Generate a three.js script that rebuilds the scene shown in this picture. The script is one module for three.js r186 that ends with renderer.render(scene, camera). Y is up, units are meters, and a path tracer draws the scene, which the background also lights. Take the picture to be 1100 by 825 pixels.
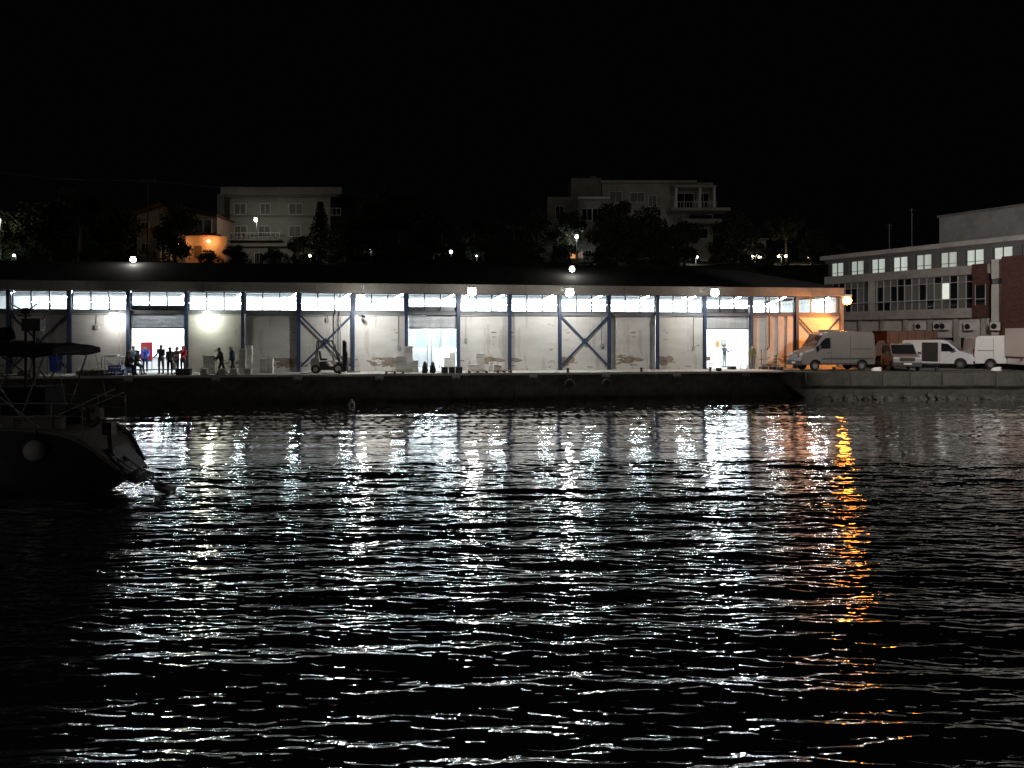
import * as THREE from 'three';
import { mergeGeometries, mergeVertices } from 'three/addons/utils/BufferGeometryUtils.js';
import { MarchingCubes } from 'three/addons/objects/MarchingCubes.js';
import { RectAreaLightUniformsLib } from 'three/addons/lights/RectAreaLightUniformsLib.js';
RectAreaLightUniformsLib.init();

// ---------------------------------------------------------------- camera, sky, moon, exposure
const scene = new THREE.Scene();
const F = 793.6, HOR = 360, CAMY = 4.3, QY = 1.8;           // focal length and horizon in pixels of the 1100x825 photograph; water is y = 0, quay top y = 1.8
const camera = new THREE.PerspectiveCamera(2 * Math.atan(465 / F) * 180 / Math.PI, 1100 / 930, 0.1, 1500);
camera.position.set(0, CAMY, 0);
camera.lookAt(0, CAMY, -10);
camera.setViewOffset(1100, 930, 0, 105, 1100, 825);          // shifted lens: the verticals stay vertical
const renderer = new THREE.WebGLRenderer({ antialias: true });
renderer.toneMapping = THREE.LinearToneMapping;
renderer.toneMappingExposure = 1;
renderer.shadowMap.enabled = true;
{
  const w = 16, h = 8, d = new Float32Array(w * h * 4);
  for (let i = 0; i < w * h; i++) d.set([0.0007, 0.00075, 0.001, 1], i * 4);
  const sky = new THREE.DataTexture(d, w, h, THREE.RGBAFormat, THREE.FloatType);
  sky.mapping = THREE.EquirectangularReflectionMapping; sky.magFilter = THREE.LinearFilter; sky.needsUpdate = true;
  scene.background = sky; scene.environment = sky;
}
const moon = new THREE.DirectionalLight(new THREE.Color(1, 0.95, 0.86), 0.065);
moon.position.set(-50, 60, 90); moon.target.position.set(0, 0, -60);
moon.castShadow = true; moon.shadow.radius = 4;
Object.assign(moon.shadow.camera, { left: -120, right: 120, top: 120, bottom: -120, near: 1, far: 500 });
scene.add(moon, moon.target);

// ---------------------------------------------------------------- helpers
function rng(seed) { let a = seed >>> 0; return () => { a = (a + 0x6D2B79F5) | 0; let t = Math.imul(a ^ (a >>> 15), 1 | a); t = (t + Math.imul(t ^ (t >>> 7), 61 | t)) ^ t; return ((t ^ (t >>> 14)) >>> 0) / 4294967296; }; }
const R = rng(7);
const V = (x, y, z) => new THREE.Vector3(x, y, z);
const rgb = (r, g, b) => new THREE.Color().setRGB(r, g, b);
const at = (px, py, Z) => V((px - 550) / F * Z, CAMY - (py - HOR) / F * Z, -Z);
const taken = {};
function numbered(n) { const k = taken[n] = (taken[n] ?? -1) + 1; return k ? `${n}_${String(k).padStart(3, '0')}` : n; }
function metricUV(g) {                                       // uv in metres by the way a face points
  const p = g.attributes.position, n = g.attributes.normal, uv = new Float32Array(p.count * 2);
  for (let i = 0; i < p.count; i++) {
    const ax = Math.abs(n.getX(i)), ay = Math.abs(n.getY(i)), az = Math.abs(n.getZ(i));
    if (ay > ax && ay > az) { uv[2 * i] = p.getX(i); uv[2 * i + 1] = p.getZ(i); }
    else if (ax > az) { uv[2 * i] = p.getZ(i); uv[2 * i + 1] = p.getY(i); }
    else { uv[2 * i] = p.getX(i); uv[2 * i + 1] = p.getY(i); }
  }
  g.setAttribute('uv', new THREE.BufferAttribute(uv, 2)); return g;
}
function norm(g) { const n = g.index ? g.toNonIndexed() : g; for (const k of Object.keys(n.attributes)) if (!['position', 'normal', 'uv'].includes(k)) n.deleteAttribute(k); if (!n.attributes.normal) n.computeVertexNormals(); if (!n.attributes.uv) metricUV(n); return n; }
function join(list) { list = list.flat(9); return list.length === 1 ? list[0] : mergeGeometries(list.map(norm)); }
function bx(x0, x1, y0, y1, z0, z1) { const g = new THREE.BoxGeometry(x1 - x0, y1 - y0, z1 - z0); g.translate((x0 + x1) / 2, (y0 + y1) / 2, (z0 + z1) / 2); return metricUV(g); }
function box(w, h, d, x, y, z, ry = 0, rx = 0, rz = 0) { const g = metricUV(new THREE.BoxGeometry(w, h, d)); if (rx) g.rotateX(rx); if (rz) g.rotateZ(rz); if (ry) g.rotateY(ry); g.translate(x, y, z); return g; }
function bar(a, b, r, r2 = r, seg = 8) {                      // round bar from a to b
  const d = b.clone().sub(a), g = new THREE.CylinderGeometry(r2, r, d.length(), seg);
  g.applyQuaternion(new THREE.Quaternion().setFromUnitVectors(V(0, 1, 0), d.clone().normalize()));
  g.translate((a.x + b.x) / 2, (a.y + b.y) / 2, (a.z + b.z) / 2); return g;
}
function flat(a, b, w, t) {                                   // flat bar from a to b, w wide, t deep along z
  const d = b.clone().sub(a), g = new THREE.BoxGeometry(w, d.length(), t);
  g.applyQuaternion(new THREE.Quaternion().setFromUnitVectors(V(0, 1, 0), d.clone().normalize()));
  g.translate((a.x + b.x) / 2, (a.y + b.y) / 2, (a.z + b.z) / 2); return g;
}
function cyl(r, h, x, y, z, axis = 'y', r2 = r, seg = 16) { const g = new THREE.CylinderGeometry(r2, r, h, seg); if (axis === 'x') g.rotateZ(Math.PI / 2); if (axis === 'z') g.rotateX(Math.PI / 2); g.translate(x, y, z); return g; }
function ball(r, x, y, z, sx = 1, sy = 1, sz = 1, s = 12) { const g = new THREE.SphereGeometry(r, s, Math.ceil(s * 0.7)); g.scale(sx, sy, sz); g.translate(x, y, z); return g; }
function tube(pts, r, seg = 24, rad = 7) { return new THREE.TubeGeometry(new THREE.CatmullRomCurve3(pts), seg, r, rad); }
function profile(pts, w, bevel = 0.04, holes) {               // side view in x,y drawn out along z, centred
  const s = pts instanceof THREE.Shape ? pts : new THREE.Shape(pts.map(p => new THREE.Vector2(...p)));
  if (holes) s.holes = holes;
  const g = new THREE.ExtrudeGeometry(s, { depth: w - 2 * bevel, bevelEnabled: bevel > 0, bevelSize: bevel, bevelOffset: -bevel, bevelThickness: bevel, bevelSegments: 3, curveSegments: 10 });
  g.translate(0, 0, -(w - 2 * bevel) / 2); return g;
}
function mesh(name, geos, material, parent) {
  const g = join([geos]); const m = new THREE.Mesh(g, material); m.castShadow = m.receiveShadow = true;
  m.name = parent ? name : numbered(name); (parent || scene).add(m); return m;
}
function group(name, parent) { const o = new THREE.Group(); o.name = name; parent.add(o); return o; }
function tag(o, label, category, grp, kind) { o.userData.label = label; if (category) o.userData.category = category; if (grp) o.userData.group = grp; if (kind) o.userData.kind = kind; return o; }
function thing(name, label, category, p = V(0, 0, 0), turn = 0, grp) { const o = new THREE.Group(); o.name = numbered(name); o.position.copy(p); o.rotation.y = turn; scene.add(o); return tag(o, label, category, grp); }
function struct(name, geos, material, label) { const m = mesh(name, geos, material); m.userData.kind = 'structure'; if (label) m.userData.label = label; return m; }
function copy(src, p, turn, label) { const c = src.clone(); c.name = numbered(src.name.replace(/_\d{3}$/, '')); c.userData = { ...src.userData, label }; c.position.copy(p); c.rotation.y = turn; scene.add(c); return c; }

// tileable value noise
function noiseTex(seed, n) { const r = rng(seed), t = new Float32Array(n * n); for (let i = 0; i < n * n; i++) t[i] = r(); return (u, v) => { u = ((u % 1) + 1) % 1 * n; v = ((v % 1) + 1) % 1 * n; const i = Math.floor(u), j = Math.floor(v), f = u - i, g = v - j, a = f * f * (3 - 2 * f), b = g * g * (3 - 2 * g), q = (x, y) => t[(y % n) * n + (x % n)]; return (q(i, j) * (1 - a) + q(i + 1, j) * a) * (1 - b) + (q(i, j + 1) * (1 - a) + q(i + 1, j + 1) * a) * b; }; }
function fbm(seed, n0, oct) { const l = []; for (let o = 0; o < oct; o++) l.push(noiseTex(seed + o * 13, n0 << o)); let tot = 0; for (let o = 0; o < oct; o++) tot += 0.5 ** o; return (u, v) => { let s = 0; for (let o = 0; o < oct; o++) s += l[o](u, v) * 0.5 ** o; return s / tot; }; }
function texture(w, h, fn, srgb = true) {
  const d = new Uint8Array(w * h * 4);
  for (let y = 0; y < h; y++) for (let x = 0; x < w; x++) { const c = fn((x + 0.5) / w, (y + 0.5) / h), i = (y * w + x) * 4; for (let k = 0; k < 3; k++) { const l = Math.min(1, Math.max(0, c[k])); d[i + k] = srgb ? Math.round(255 * (l <= 0.0031308 ? 12.92 * l : 1.055 * l ** (1 / 2.4) - 0.055)) : Math.round(255 * l); } d[i + 3] = 255; }
  const t = new THREE.DataTexture(d, w, h); t.wrapS = t.wrapT = THREE.RepeatWrapping; t.magFilter = THREE.LinearFilter; if (srgb) t.colorSpace = THREE.SRGBColorSpace; t.needsUpdate = true; return t;
}
function mottled(seed, c, amount, metres = 4, size = 256, oct = 5) { const f = fbm(seed, 4, oct), g = fbm(seed + 99, 16, 3); const t = texture(size, size, (u, v) => { const k = 1 + amount * (f(u, v) * 2 - 1) + amount * 0.6 * (g(u, v) * 2 - 1); return c.map(x => x * k); }); t.repeat.set(1 / metres, 1 / metres); return t; }
const std = (c, o = {}) => new THREE.MeshStandardMaterial({ color: Array.isArray(c) ? rgb(...c) : c, roughness: 0.7, ...o });
const worn = (seed, c, amount, metres, o = {}) => new THREE.MeshStandardMaterial({ map: mottled(seed, c, amount, metres), roughness: 0.85, ...o });
const glow = (c, k) => new THREE.MeshStandardMaterial({ color: rgb(0.8, 0.8, 0.8), emissive: rgb(...c), emissiveIntensity: k });
function point(p, c, i, radius = 4, parent = scene) { const l = new THREE.PointLight(rgb(...c), i, 0, 2); l.position.copy(p); l.castShadow = true; l.shadow.radius = radius; parent.add(l); return l; }

// facade line of the warehouse: s metres along it from the first post, t metres out towards the water, h above the quay
const P0 = { X: -32.55, Z: 47.86 }, P1 = { X: 25.0, Z: 56.2 };
const LEN = Math.hypot(P1.X - P0.X, P1.Z - P0.Z), TH = Math.atan2(P1.Z - P0.Z, P1.X - P0.X), BAY = LEN / 16;
const ct = Math.cos(TH), st = Math.sin(TH);
const W = (s, t, h) => V(P0.X + s * ct + t * st, QY + h, -(P0.Z + s * st - t * ct));
function sOf(px, t = 0) { const k = (px - 550) / F; return (k * (P0.Z - t * ct) - P0.X - t * st) / (ct - k * st); }

// ---------------------------------------------------------------- materials shared by many things
const M = {
  white: std([0.72, 0.72, 0.7], { roughness: 0.6 }), foam: std([0.8, 0.8, 0.78], { roughness: 0.9 }), black: std([0.015, 0.015, 0.016], { roughness: 0.6 }),
  rubber: std([0.02, 0.02, 0.02], { roughness: 0.85 }), steel: std([0.45, 0.46, 0.48], { metalness: 0.9, roughness: 0.35 }), dull: std([0.2, 0.2, 0.21], { metalness: 0.6, roughness: 0.5 }),
  blueSteel: worn(31, [0.022, 0.04, 0.085], 0.4, 2, { roughness: 0.5 }), navy: std([0.02, 0.04, 0.09], { roughness: 0.5 }), glass: new THREE.MeshPhysicalMaterial({ color: rgb(0.95, 0.97, 0.97), transmission: 1, thickness: 0, roughness: 0.02, ior: 1.5 }),
  darkGlass: std([0.012, 0.014, 0.017], { roughness: 0.06 }), chrome: std([0.6, 0.6, 0.6], { metalness: 1, roughness: 0.2 }), lens: std([0.55, 0.57, 0.58], { roughness: 0.08 }),
  concrete: worn(41, [0.42, 0.41, 0.38], 0.25, 3), wood: worn(51, [0.2, 0.13, 0.07], 0.35, 1), crateBlue: std([0.03, 0.08, 0.42], { roughness: 0.5 }),
};
const WATER = { long: 0.042, mid: 0.105, short: 0.155, calm: 0.66, rough: 0.02, ior: 2.33, spec: 5.5 };
const TUBE = { glow: 90, light: 280, deep: 175 };
const LAMP = { flood: 50, wall: 8, sodium: 150, quay: 600 };
const DARKSLAT = worn(20, [0.12, 0.12, 0.12], 0.3, 2);
// ---------------------------------------------------------------- water
{
  const r = rng(2024), gauss = () => Math.sqrt(-2 * Math.log(r() + 1e-9)) * Math.cos(6.2832 * r()), waves = [];
  const band = (n, l0, l1, slope, spread) => { for (let i = 0; i < n; i++) { const lam = l0 * (l1 / l0) ** ((i + r()) / n), k = 6.2832 / lam, a = gauss() * spread; waves.push({ kx: k * Math.sin(a), kz: k * Math.cos(a), k, a: slope * Math.SQRT2 / Math.sqrt(n) / k, p: r() * 6.2832, lam }); } };
  band(16, 1.1, 3.6, WATER.long, 0.2); band(28, 0.3, 1.1, WATER.mid, 0.19); band(42, 0.095, 0.3, WATER.short, 0.28);
  const n1 = fbm(5, 4, 3), n2 = fbm(77, 6, 3);
  // wind ruffles the water in patches; the far strip under the quay is sheltered
  function calm(x, Z) { const edge = 24.9 + 1.6 * (n1(x / 60 + 0.3, 0.2) - 0.5) + (x < 6 ? -(6 - x) * 0.05 : 0); const t = Math.min(1, Math.max(0, (Z - edge) / 1.2)); return 1 - WATER.calm * t * t * (3 - 2 * t); }
  function gust(x, Z) { return 0.62 + 0.76 * n2(x / 40, Z / 22); }
  const grid = (x0, x1, dx, rows) => {
    const nx = Math.round((x1 - x0) / dx) + 1, nz = rows.length, pos = new Float32Array(nx * nz * 3), nor = new Float32Array(nx * nz * 3), idx = new Uint32Array((nx - 1) * (nz - 1) * 6);
    for (let j = 0; j < nz; j++) for (let i = 0; i < nx; i++) {
      const x = x0 + i * dx, Z = rows[j], c = calm(x, Z), g = gust(x, Z); let y = 0, sx = 0, sz = 0;
      for (const w of waves) { const am = w.a * (w.lam > 1.1 ? 0.55 + 0.45 * c : w.lam > 0.42 ? c * g : c * g), ph = w.kx * x + w.kz * Z + w.p, s = Math.sin(ph), q = Math.cos(ph); y += am * s; sx += am * q * w.kx; sz += am * q * w.kz; }
      const o = (j * nx + i) * 3, l = Math.hypot(sx, 1, sz); pos[o] = x; pos[o + 1] = y; pos[o + 2] = -Z; nor[o] = -sx / l; nor[o + 1] = 1 / l; nor[o + 2] = sz / l;
    }
    let q = 0; for (let j = 0; j < nz - 1; j++) for (let i = 0; i < nx - 1; i++) { const a = j * nx + i, b = a + 1, c = a + nx, d = c + 1; idx.set([a, b, d, a, d, c], q); q += 6; }
    const g = new THREE.BufferGeometry(); g.setAttribute('position', new THREE.BufferAttribute(pos, 3)); g.setAttribute('normal', new THREE.BufferAttribute(nor, 3)); g.setAttribute('uv', new THREE.BufferAttribute(new Float32Array(nx * nz * 2), 2)); g.setIndex(new THREE.BufferAttribute(idx, 1)); return g;
  };
  const rows = (a, b, d) => { const n = Math.round((b - a) / d); return Array.from({ length: n + 1 }, (_, i) => a + (b - a) * i / n); };
  const near = grid(-15.5, 15.5, 0.048, [...rows(6.6, 13, 0.021).slice(0, -1), ...rows(13, 20, 0.036)]);
  const far = grid(-38, 42, 0.1, [...rows(20, 30, 0.07).slice(0, -1), ...rows(30, 53, 0.12)]);
  const rest = new THREE.PlaneGeometry(600, 220); rest.rotateX(-Math.PI / 2); rest.translate(0, -0.7, 30); rest.index.array = rest.index.array;
  const g = mergeGeometries([near, far, rest].map(q => { const o = q.clone(); if (o.index.array.BYTES_PER_ELEMENT < 4) o.setIndex(new THREE.BufferAttribute(new Uint32Array(o.index.array), 1)); return o; }));
  struct('water', g, new THREE.MeshPhysicalMaterial({ color: rgb(0.004, 0.006, 0.007), roughness: WATER.rough, ior: WATER.ior, specularIntensity: WATER.spec, clearcoat: 1, clearcoatRoughness: 0.02 }), 'dark rippled harbour water');
}

// ---------------------------------------------------------------- quays and ground
const paveMap = mottled(61, [0.4, 0.39, 0.36], 0.3, 5);
{
  const pave = new THREE.MeshStandardMaterial({ map: paveMap, roughness: 0.9 });
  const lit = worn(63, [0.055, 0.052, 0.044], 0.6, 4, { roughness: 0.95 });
  const T = 3.8;                                              // apron width
  const main = new THREE.Group(); main.name = 'quay'; main.userData = { kind: 'structure', label: 'dark quay wall with pale concrete edge' }; main.position.copy(W(0, 0, 0)); main.rotation.y = TH; scene.add(main);
  const s1 = sOf(842, T), r = rng(3);
  mesh('apron', bx(-45, s1, -0.13, 0, -12.6, T - 0.5), pave, main);
  for (let s = -46; s < s1; s += 3.02) mesh('kerb_block', bx(s, Math.min(s1, s + 3), -0.12 - r() * 0.02, 0.004 + r() * 0.012, T - 0.496, T + r() * 0.02), pave, main);
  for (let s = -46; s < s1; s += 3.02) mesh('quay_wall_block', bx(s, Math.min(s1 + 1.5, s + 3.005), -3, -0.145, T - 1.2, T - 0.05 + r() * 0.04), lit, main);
  const right = new THREE.Group(); right.name = 'quay'; taken.quay = 1; right.name = 'quay_001'; right.userData = { kind: 'structure', label: 'weathered concrete quay under the parked vans' }; scene.add(right);
  const x0 = (845 - 550) / F * 50.1;
  const pts = [[x0, QY], [x0 + 0.25, QY - 0.9], [x0 + 1.3, QY - 1.75], [x0 + 1.6, -1.2], [38, -1.2], [38, QY]];
  const fg = new THREE.ExtrudeGeometry(new THREE.Shape(pts.map(p => new THREE.Vector2(...p))), { depth: 3, bevelEnabled: false }); fg.translate(0, 0, -53.1);
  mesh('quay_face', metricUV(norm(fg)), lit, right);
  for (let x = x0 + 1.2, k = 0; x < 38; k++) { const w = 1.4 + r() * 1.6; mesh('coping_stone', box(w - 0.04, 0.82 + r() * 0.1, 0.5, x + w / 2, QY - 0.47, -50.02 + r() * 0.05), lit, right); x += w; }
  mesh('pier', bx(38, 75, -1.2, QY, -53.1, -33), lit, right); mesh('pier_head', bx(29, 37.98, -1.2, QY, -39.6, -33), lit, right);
  // rubble along the foot of the right quay
  const rub = []; for (let k = 0; k < 110; k++) { const d = 0.1 + r() * 0.2, g = new THREE.DodecahedronGeometry(d, 0); g.scale(1 + r() * 0.6, 0.6 + r() * 0.3, 1); g.rotateY(r() * 6); g.rotateX(r()); g.translate(x0 + 1.6 + r() * 18, -0.12 + r() * 0.32, -49.8 + r() * 0.45); rub.push(g); }
  const rm = mesh('rubble', rub, worn(64, [0.055, 0.052, 0.045], 0.6, 1), right); rm.userData.kind = 'stuff';
  // yard behind, one sheet up to the hill
  const shp = new THREE.Shape([[x0 + 0.02, -50.12], [75, -50.12], [140, -50.12], [140, -130], [-190, -130], [-190, -66]].map(([x, z]) => new THREE.Vector2(x, -z)));
  const yg = new THREE.ShapeGeometry(shp); yg.rotateX(-Math.PI / 2); yg.translate(0, QY - 0.012, 0);
  const yard = struct('yard_ground', metricUV(norm(yg)), worn(65, [0.16, 0.155, 0.145], 0.35, 6), 'grey asphalt yard behind the quay');
}
// the hill behind the harbour
const nh = fbm(91, 8, 4);
const hillY = (x, Z) => { const t = Math.min(1, Math.max(0, (Z - 82) / 15)), k = t * t * (3 - 2 * t); return QY - 0.3 + k * (12 + 2.4 * (nh(x / 160, Z / 160) - 0.5)) + Math.max(0, Z - 100) * 0.13; };
{
  const g = new THREE.PlaneGeometry(700, 520, 140, 130); g.rotateX(-Math.PI / 2); g.translate(0, 0, -340);
  const p = g.attributes.position; for (let i = 0; i < p.count; i++) p.setY(i, hillY(p.getX(i), -p.getZ(i)) - (p.getZ(i) < -520 ? 10 : 0)); g.computeVertexNormals();
  struct('hillside', metricUV(norm(g)), worn(92, [0.03, 0.032, 0.02], 0.5, 9), 'dark scrubby hillside behind the harbour');
}
// ---------------------------------------------------------------- warehouse
const plaster = (() => {                                      // painted render with peeled patches and grime; 4 bays wide, wall height
  const a = fbm(11, 6, 5), b = fbm(12, 16, 4), c = fbm(13, 5, 5), e = fbm(14, 40, 3);
  return texture(2048, 640, (u, v) => {
    const k = 0.9 + 0.3 * (a(u, v) - 0.5) + 0.16 * (b(u, v) - 0.5); let col = [0.58 * k, 0.57 * k, 0.54 * k];
    const band = Math.exp(-(((v - 0.12) / 0.12) ** 2)), p = c(u * 2, v * 1.1) * 0.62 + e(u, v) * 0.38 + (band - 0.42) * 0.2;
    if (p > 0.615) { const q = 0.55 + 0.7 * (e(u, v) - 0.5); col = [0.3 * q, 0.26 * q, 0.2 * q]; if (p > 0.66) col = [0.42 * q, 0.34 * q, 0.27 * q]; }
    else if (p > 0.6) col = [0.5, 0.48, 0.43];
    const streak = b(u * 3, v * 0.12); if (streak > 0.6) col = col.map((x, i) => x * (0.86 - 0.03 * i));
    return col;
  });
})();
const wallMat = new THREE.MeshStandardMaterial({ map: plaster, roughness: 0.92 });
function wallUV(g, off) { const p = g.attributes.position, uv = g.attributes.uv; for (let i = 0; i < p.count; i++) uv.setXY(i, (p.getX(i) + p.getZ(i) + off) / 14.6, p.getY(i) / 4.1); return g; }
const DEPTH = 12, DOORS = [2, 7, 13];
{
  const w = thing('warehouse', 'long low harbour warehouse with white wall bays, blue steel posts and lit clerestory windows', 'warehouse', W(0, 0, 0), TH);
  const fasciaMat = worn(15, [0.2, 0.185, 0.16], 0.22, 3), roofMat = worn(16, [0.022, 0.022, 0.024], 0.4, 4), inner = std([0.86, 0.88, 0.88], { roughness: 0.9 }), ceil = std([0.16, 0.165, 0.17], { roughness: 0.9 });
  const frameMat = std([0.03, 0.034, 0.04], { roughness: 0.5 }), slatMat = worn(17, [0.33, 0.34, 0.33], 0.2, 2, { roughness: 0.5 });
  const S0 = -3 * BAY, S1 = LEN + 0.15, r = rng(21);
  for (let s = S0, k = 0; s < S1 - 0.1; k++) { const e = Math.min(S1, s + 2 * BAY + (k === 0 ? 1.1 : 0)); mesh('fascia_panel', bx(s + 0.012, e - 0.012, 5.42 + r() * 0.012, 5.975, -0.3, 0.235 + r() * 0.015), fasciaMat, w); s = e; }
  mesh('gutter', [bx(S0, S1 + 0.05, 5.98, 6.06, -0.32, 0.3)], fasciaMat, w);
  mesh('cable_run', tube(Array.from({ length: 40 }, (_, k) => V(S0 + 0.5 + (LEN - S0 - 1) * k / 39, 3.86 - 0.05 * (k % 2) * r(), 0.02)), 0.016, 160, 5), std([0.04, 0.04, 0.04]), w);
  for (const [px, y] of [[352, 3.4], [428, 1.5], [500.5, 2.0], [646, 1.6], [702, 3.2], [745, 1.4], [104, 2.9]]) { const s = sOf(px); mesh('junction_box', [bx(s - 0.1, s + 0.1, y, y + 0.28, -0.03, 0.08)], std([0.3, 0.3, 0.29]), w); mesh('conduit', cyl(0.016, 3.85 - y - 0.28, s, (3.85 + y + 0.28) / 2, 0.02, 'y', 0.016, 6), M.dull, w); }
  { const g = new THREE.BufferGeometry(), A = S0, B = S1, e = 6.06, rr = 8.0; // hipped roof
    const v = [[A, e, 0.28], [B, e, 0.28], [B - 5.2, rr, -7], [A, rr, -7], [B, e, -DEPTH - 0.6], [A, e, -DEPTH - 0.6]], f = [[0, 1, 2], [0, 2, 3], [1, 4, 2], [4, 5, 3], [4, 3, 2]];
    g.setAttribute('position', new THREE.Float32BufferAttribute(f.flat().flatMap(i => v[i]), 3)); g.computeVertexNormals(); metricUV(g); mesh('roof', g, roofMat, w); }
  mesh('ceiling', bx(S0, S1 - 0.2, 5.62, 5.72, -DEPTH, -0.32), ceil, w);
  mesh('back_wall', bx(S0, S1 - 0.2, 0, 5.62, -DEPTH - 0.2, -DEPTH), inner, w);
  mesh('end_wall', bx(S1 - 0.4, S1 - 0.15, 0, 5.42, -DEPTH, -0.25), wallMat, w);
  mesh('end_wall', bx(S0, S0 + 0.2, 0, 5.42, -DEPTH, -0.25), wallMat, w);
  mesh('interior_floor', bx(S0, S1 - 0.4, -0.02, 0.02, -DEPTH, -0.26), std([0.55, 0.56, 0.56], { roughness: 0.5 }), w);
  mesh('sill_beam', [bx(S0, S1, 3.92, 4.12, -0.22, 0.05), bx(S0, S1, 4.12, 4.16, -0.25, 0.12)], worn(18, [0.16, 0.17, 0.18], 0.3, 2), w);
  const recessed = new Set([4, 11]);
  for (let i = -3; i < 16; i++) {
    const a = i * BAY, b = a + BAY, door = DOORS.includes(i), off = r() * 14;
    // post
    mesh('post', [bx(a - 0.11, a + 0.11, 0, 5.42, 0.0, 0.03), bx(a - 0.11, a + 0.11, 0, 5.42, 0.2, 0.23), bx(a - 0.02, a + 0.02, 0, 5.42, 0.03, 0.2), box(0.42, 0.03, 0.42, a, 0.015, 0.11)], M.blueSteel, w);
    // clerestory window: three panes
    const win = group('window', w), y0 = 4.16, y1 = 5.36;
    mesh('frame', [bx(a + 0.12, b - 0.12, y0, y0 + 0.05, -0.14, -0.06), bx(a + 0.12, b - 0.12, y1, y1 + 0.06, -0.14, -0.06), bx(a + 0.12, b - 0.12, y1 - 0.13, y1 - 0.1, -0.13, -0.07), ...[0, 1, 2, 3].map(k => { const x = a + 0.14 + k * (BAY - 0.28) / 3; return bx(x - 0.04, x + 0.04, y0, y1, -0.16, -0.04); })], frameMat, win);
    for (let k = 0; k < 3; k++) { const x = a + 0.14 + k * (BAY - 0.28) / 3, g = new THREE.PlaneGeometry((BAY - 0.28) / 3 - 0.05, y1 - y0 - 0.05); g.translate(x + (BAY - 0.28) / 6, (y0 + y1) / 2, -0.1); mesh('pane', g, M.glass, win); }
    if (!door) {
      if (recessed.has(i)) mesh('wall_panel', [wallUV(bx(a + 0.1, a + 0.62, 0, 3.92, -0.26, -0.06), off), wallUV(bx(b - 0.62, b - 0.1, 0, 3.92, -0.26, -0.06), off), wallUV(bx(a + 0.62, b - 0.62, 0, 3.7, -0.26, 0.06), off), wallUV(bx(a + 0.62, b - 0.62, 3.7, 3.92, -0.26, -0.06), off)], wallMat, w);
      else mesh('wall_panel', wallUV(bx(a + 0.02, b - 0.02, 0, 3.92, -0.26, -0.03 + r() * 0.03), off), wallMat, w);
    } else {
      const sh = group('roller_shutter', w), n = 11, dark = i === 2;
      for (let k = 0; k < n; k++) { const y = 3.0 + k * 0.085; mesh('slat', box(BAY - 0.3, 0.078, 0.03, a + BAY / 2, y + 0.04, -0.12 + (k % 2) * 0.003, 0, 0.16), dark ? DARKSLAT : slatMat, sh); }
      mesh('bottom_rail', bx(a + 0.14, b - 0.14, 2.93, 3.01, -0.15, -0.08), M.dull, sh);
      mesh('shutter_box', bx(a + 0.1, b - 0.1, 3.95, 4.5, -0.75, -0.3), M.dull, sh);
      mesh('door_jamb', bx(a + 0.02, a + 0.14, 0, 3.92, -0.26, -0.02), wallMat, w); mesh('door_jamb', bx(b - 0.14, b - 0.02, 0, 3.92, -0.26, -0.02), wallMat, w);
    }
  }
  mesh('post', [bx(LEN - 0.11, LEN + 0.11, 0, 5.42, -0.05, 0.23)], worn(19, [0.3, 0.24, 0.18], 0.3, 1), w);
  // steel cross bracing: full cross in bay 10, halves hidden behind the vehicles elsewhere
  const cross = (i, y0 = 0.35, y1 = 3.8) => { const a = i * BAY + 0.14, b = a + BAY - 0.28; mesh('brace', flat(V(a, y0, 0.1), V(b, y1, 0.1), 0.13, 0.03), M.blueSteel, w); mesh('brace', flat(V(a, y1, 0.14), V(b, y0, 0.14), 0.13, 0.03), M.blueSteel, w); mesh('gusset_plate', box(0.34, 0.34, 0.03, (a + b) / 2, (y0 + y1) / 2, 0.18, 0, 0, 0.78), M.blueSteel, w); };
  cross(0); cross(5); cross(10); cross(15);
  // ribs on the wall near the orange lamp and pipes
  for (const px of [826, 838, 848]) { const s = sOf(px); mesh('pilaster', wallUV(bx(s - 0.22, s + 0.22, 0, 3.9, -0.02, 0.09), 2), wallMat, w); }
  const pipeMat = std([0.06, 0.045, 0.04], { roughness: 0.5 });
  { const s = sOf(825); mesh('downpipe', [cyl(0.045, 3.8, s, 3.5, 0.2), bar(V(s, 1.62, 0.2), V(s - 0.2, 1.4, 0.2), 0.045)], pipeMat, w); }
  { const s = sOf(817.5), e = sOf(836); mesh('conduit', [cyl(0.03, 1.15, s, 0.85, 0.1), bar(V(s, 0.28, 0.1), V(e, 0.25, 0.1), 0.03)], pipeMat, w); }
  for (const px of [361, 365.5]) { const s = sOf(px, 0.2); mesh('conduit', cyl(0.035, px === 361 ? 3.3 : 4.6, s, px === 361 ? 2.6 : 3.2, 0.2), M.dull, w); }
  // inside: a low partition with cupboards behind the second door
  mesh('partition', [bx(sOf(436), sOf(470), 0, 2.1, -7.2, -7.05), bx(sOf(441), sOf(455), 2.1, 3.2, -7.2, -7.1)], inner, w);
}
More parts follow.
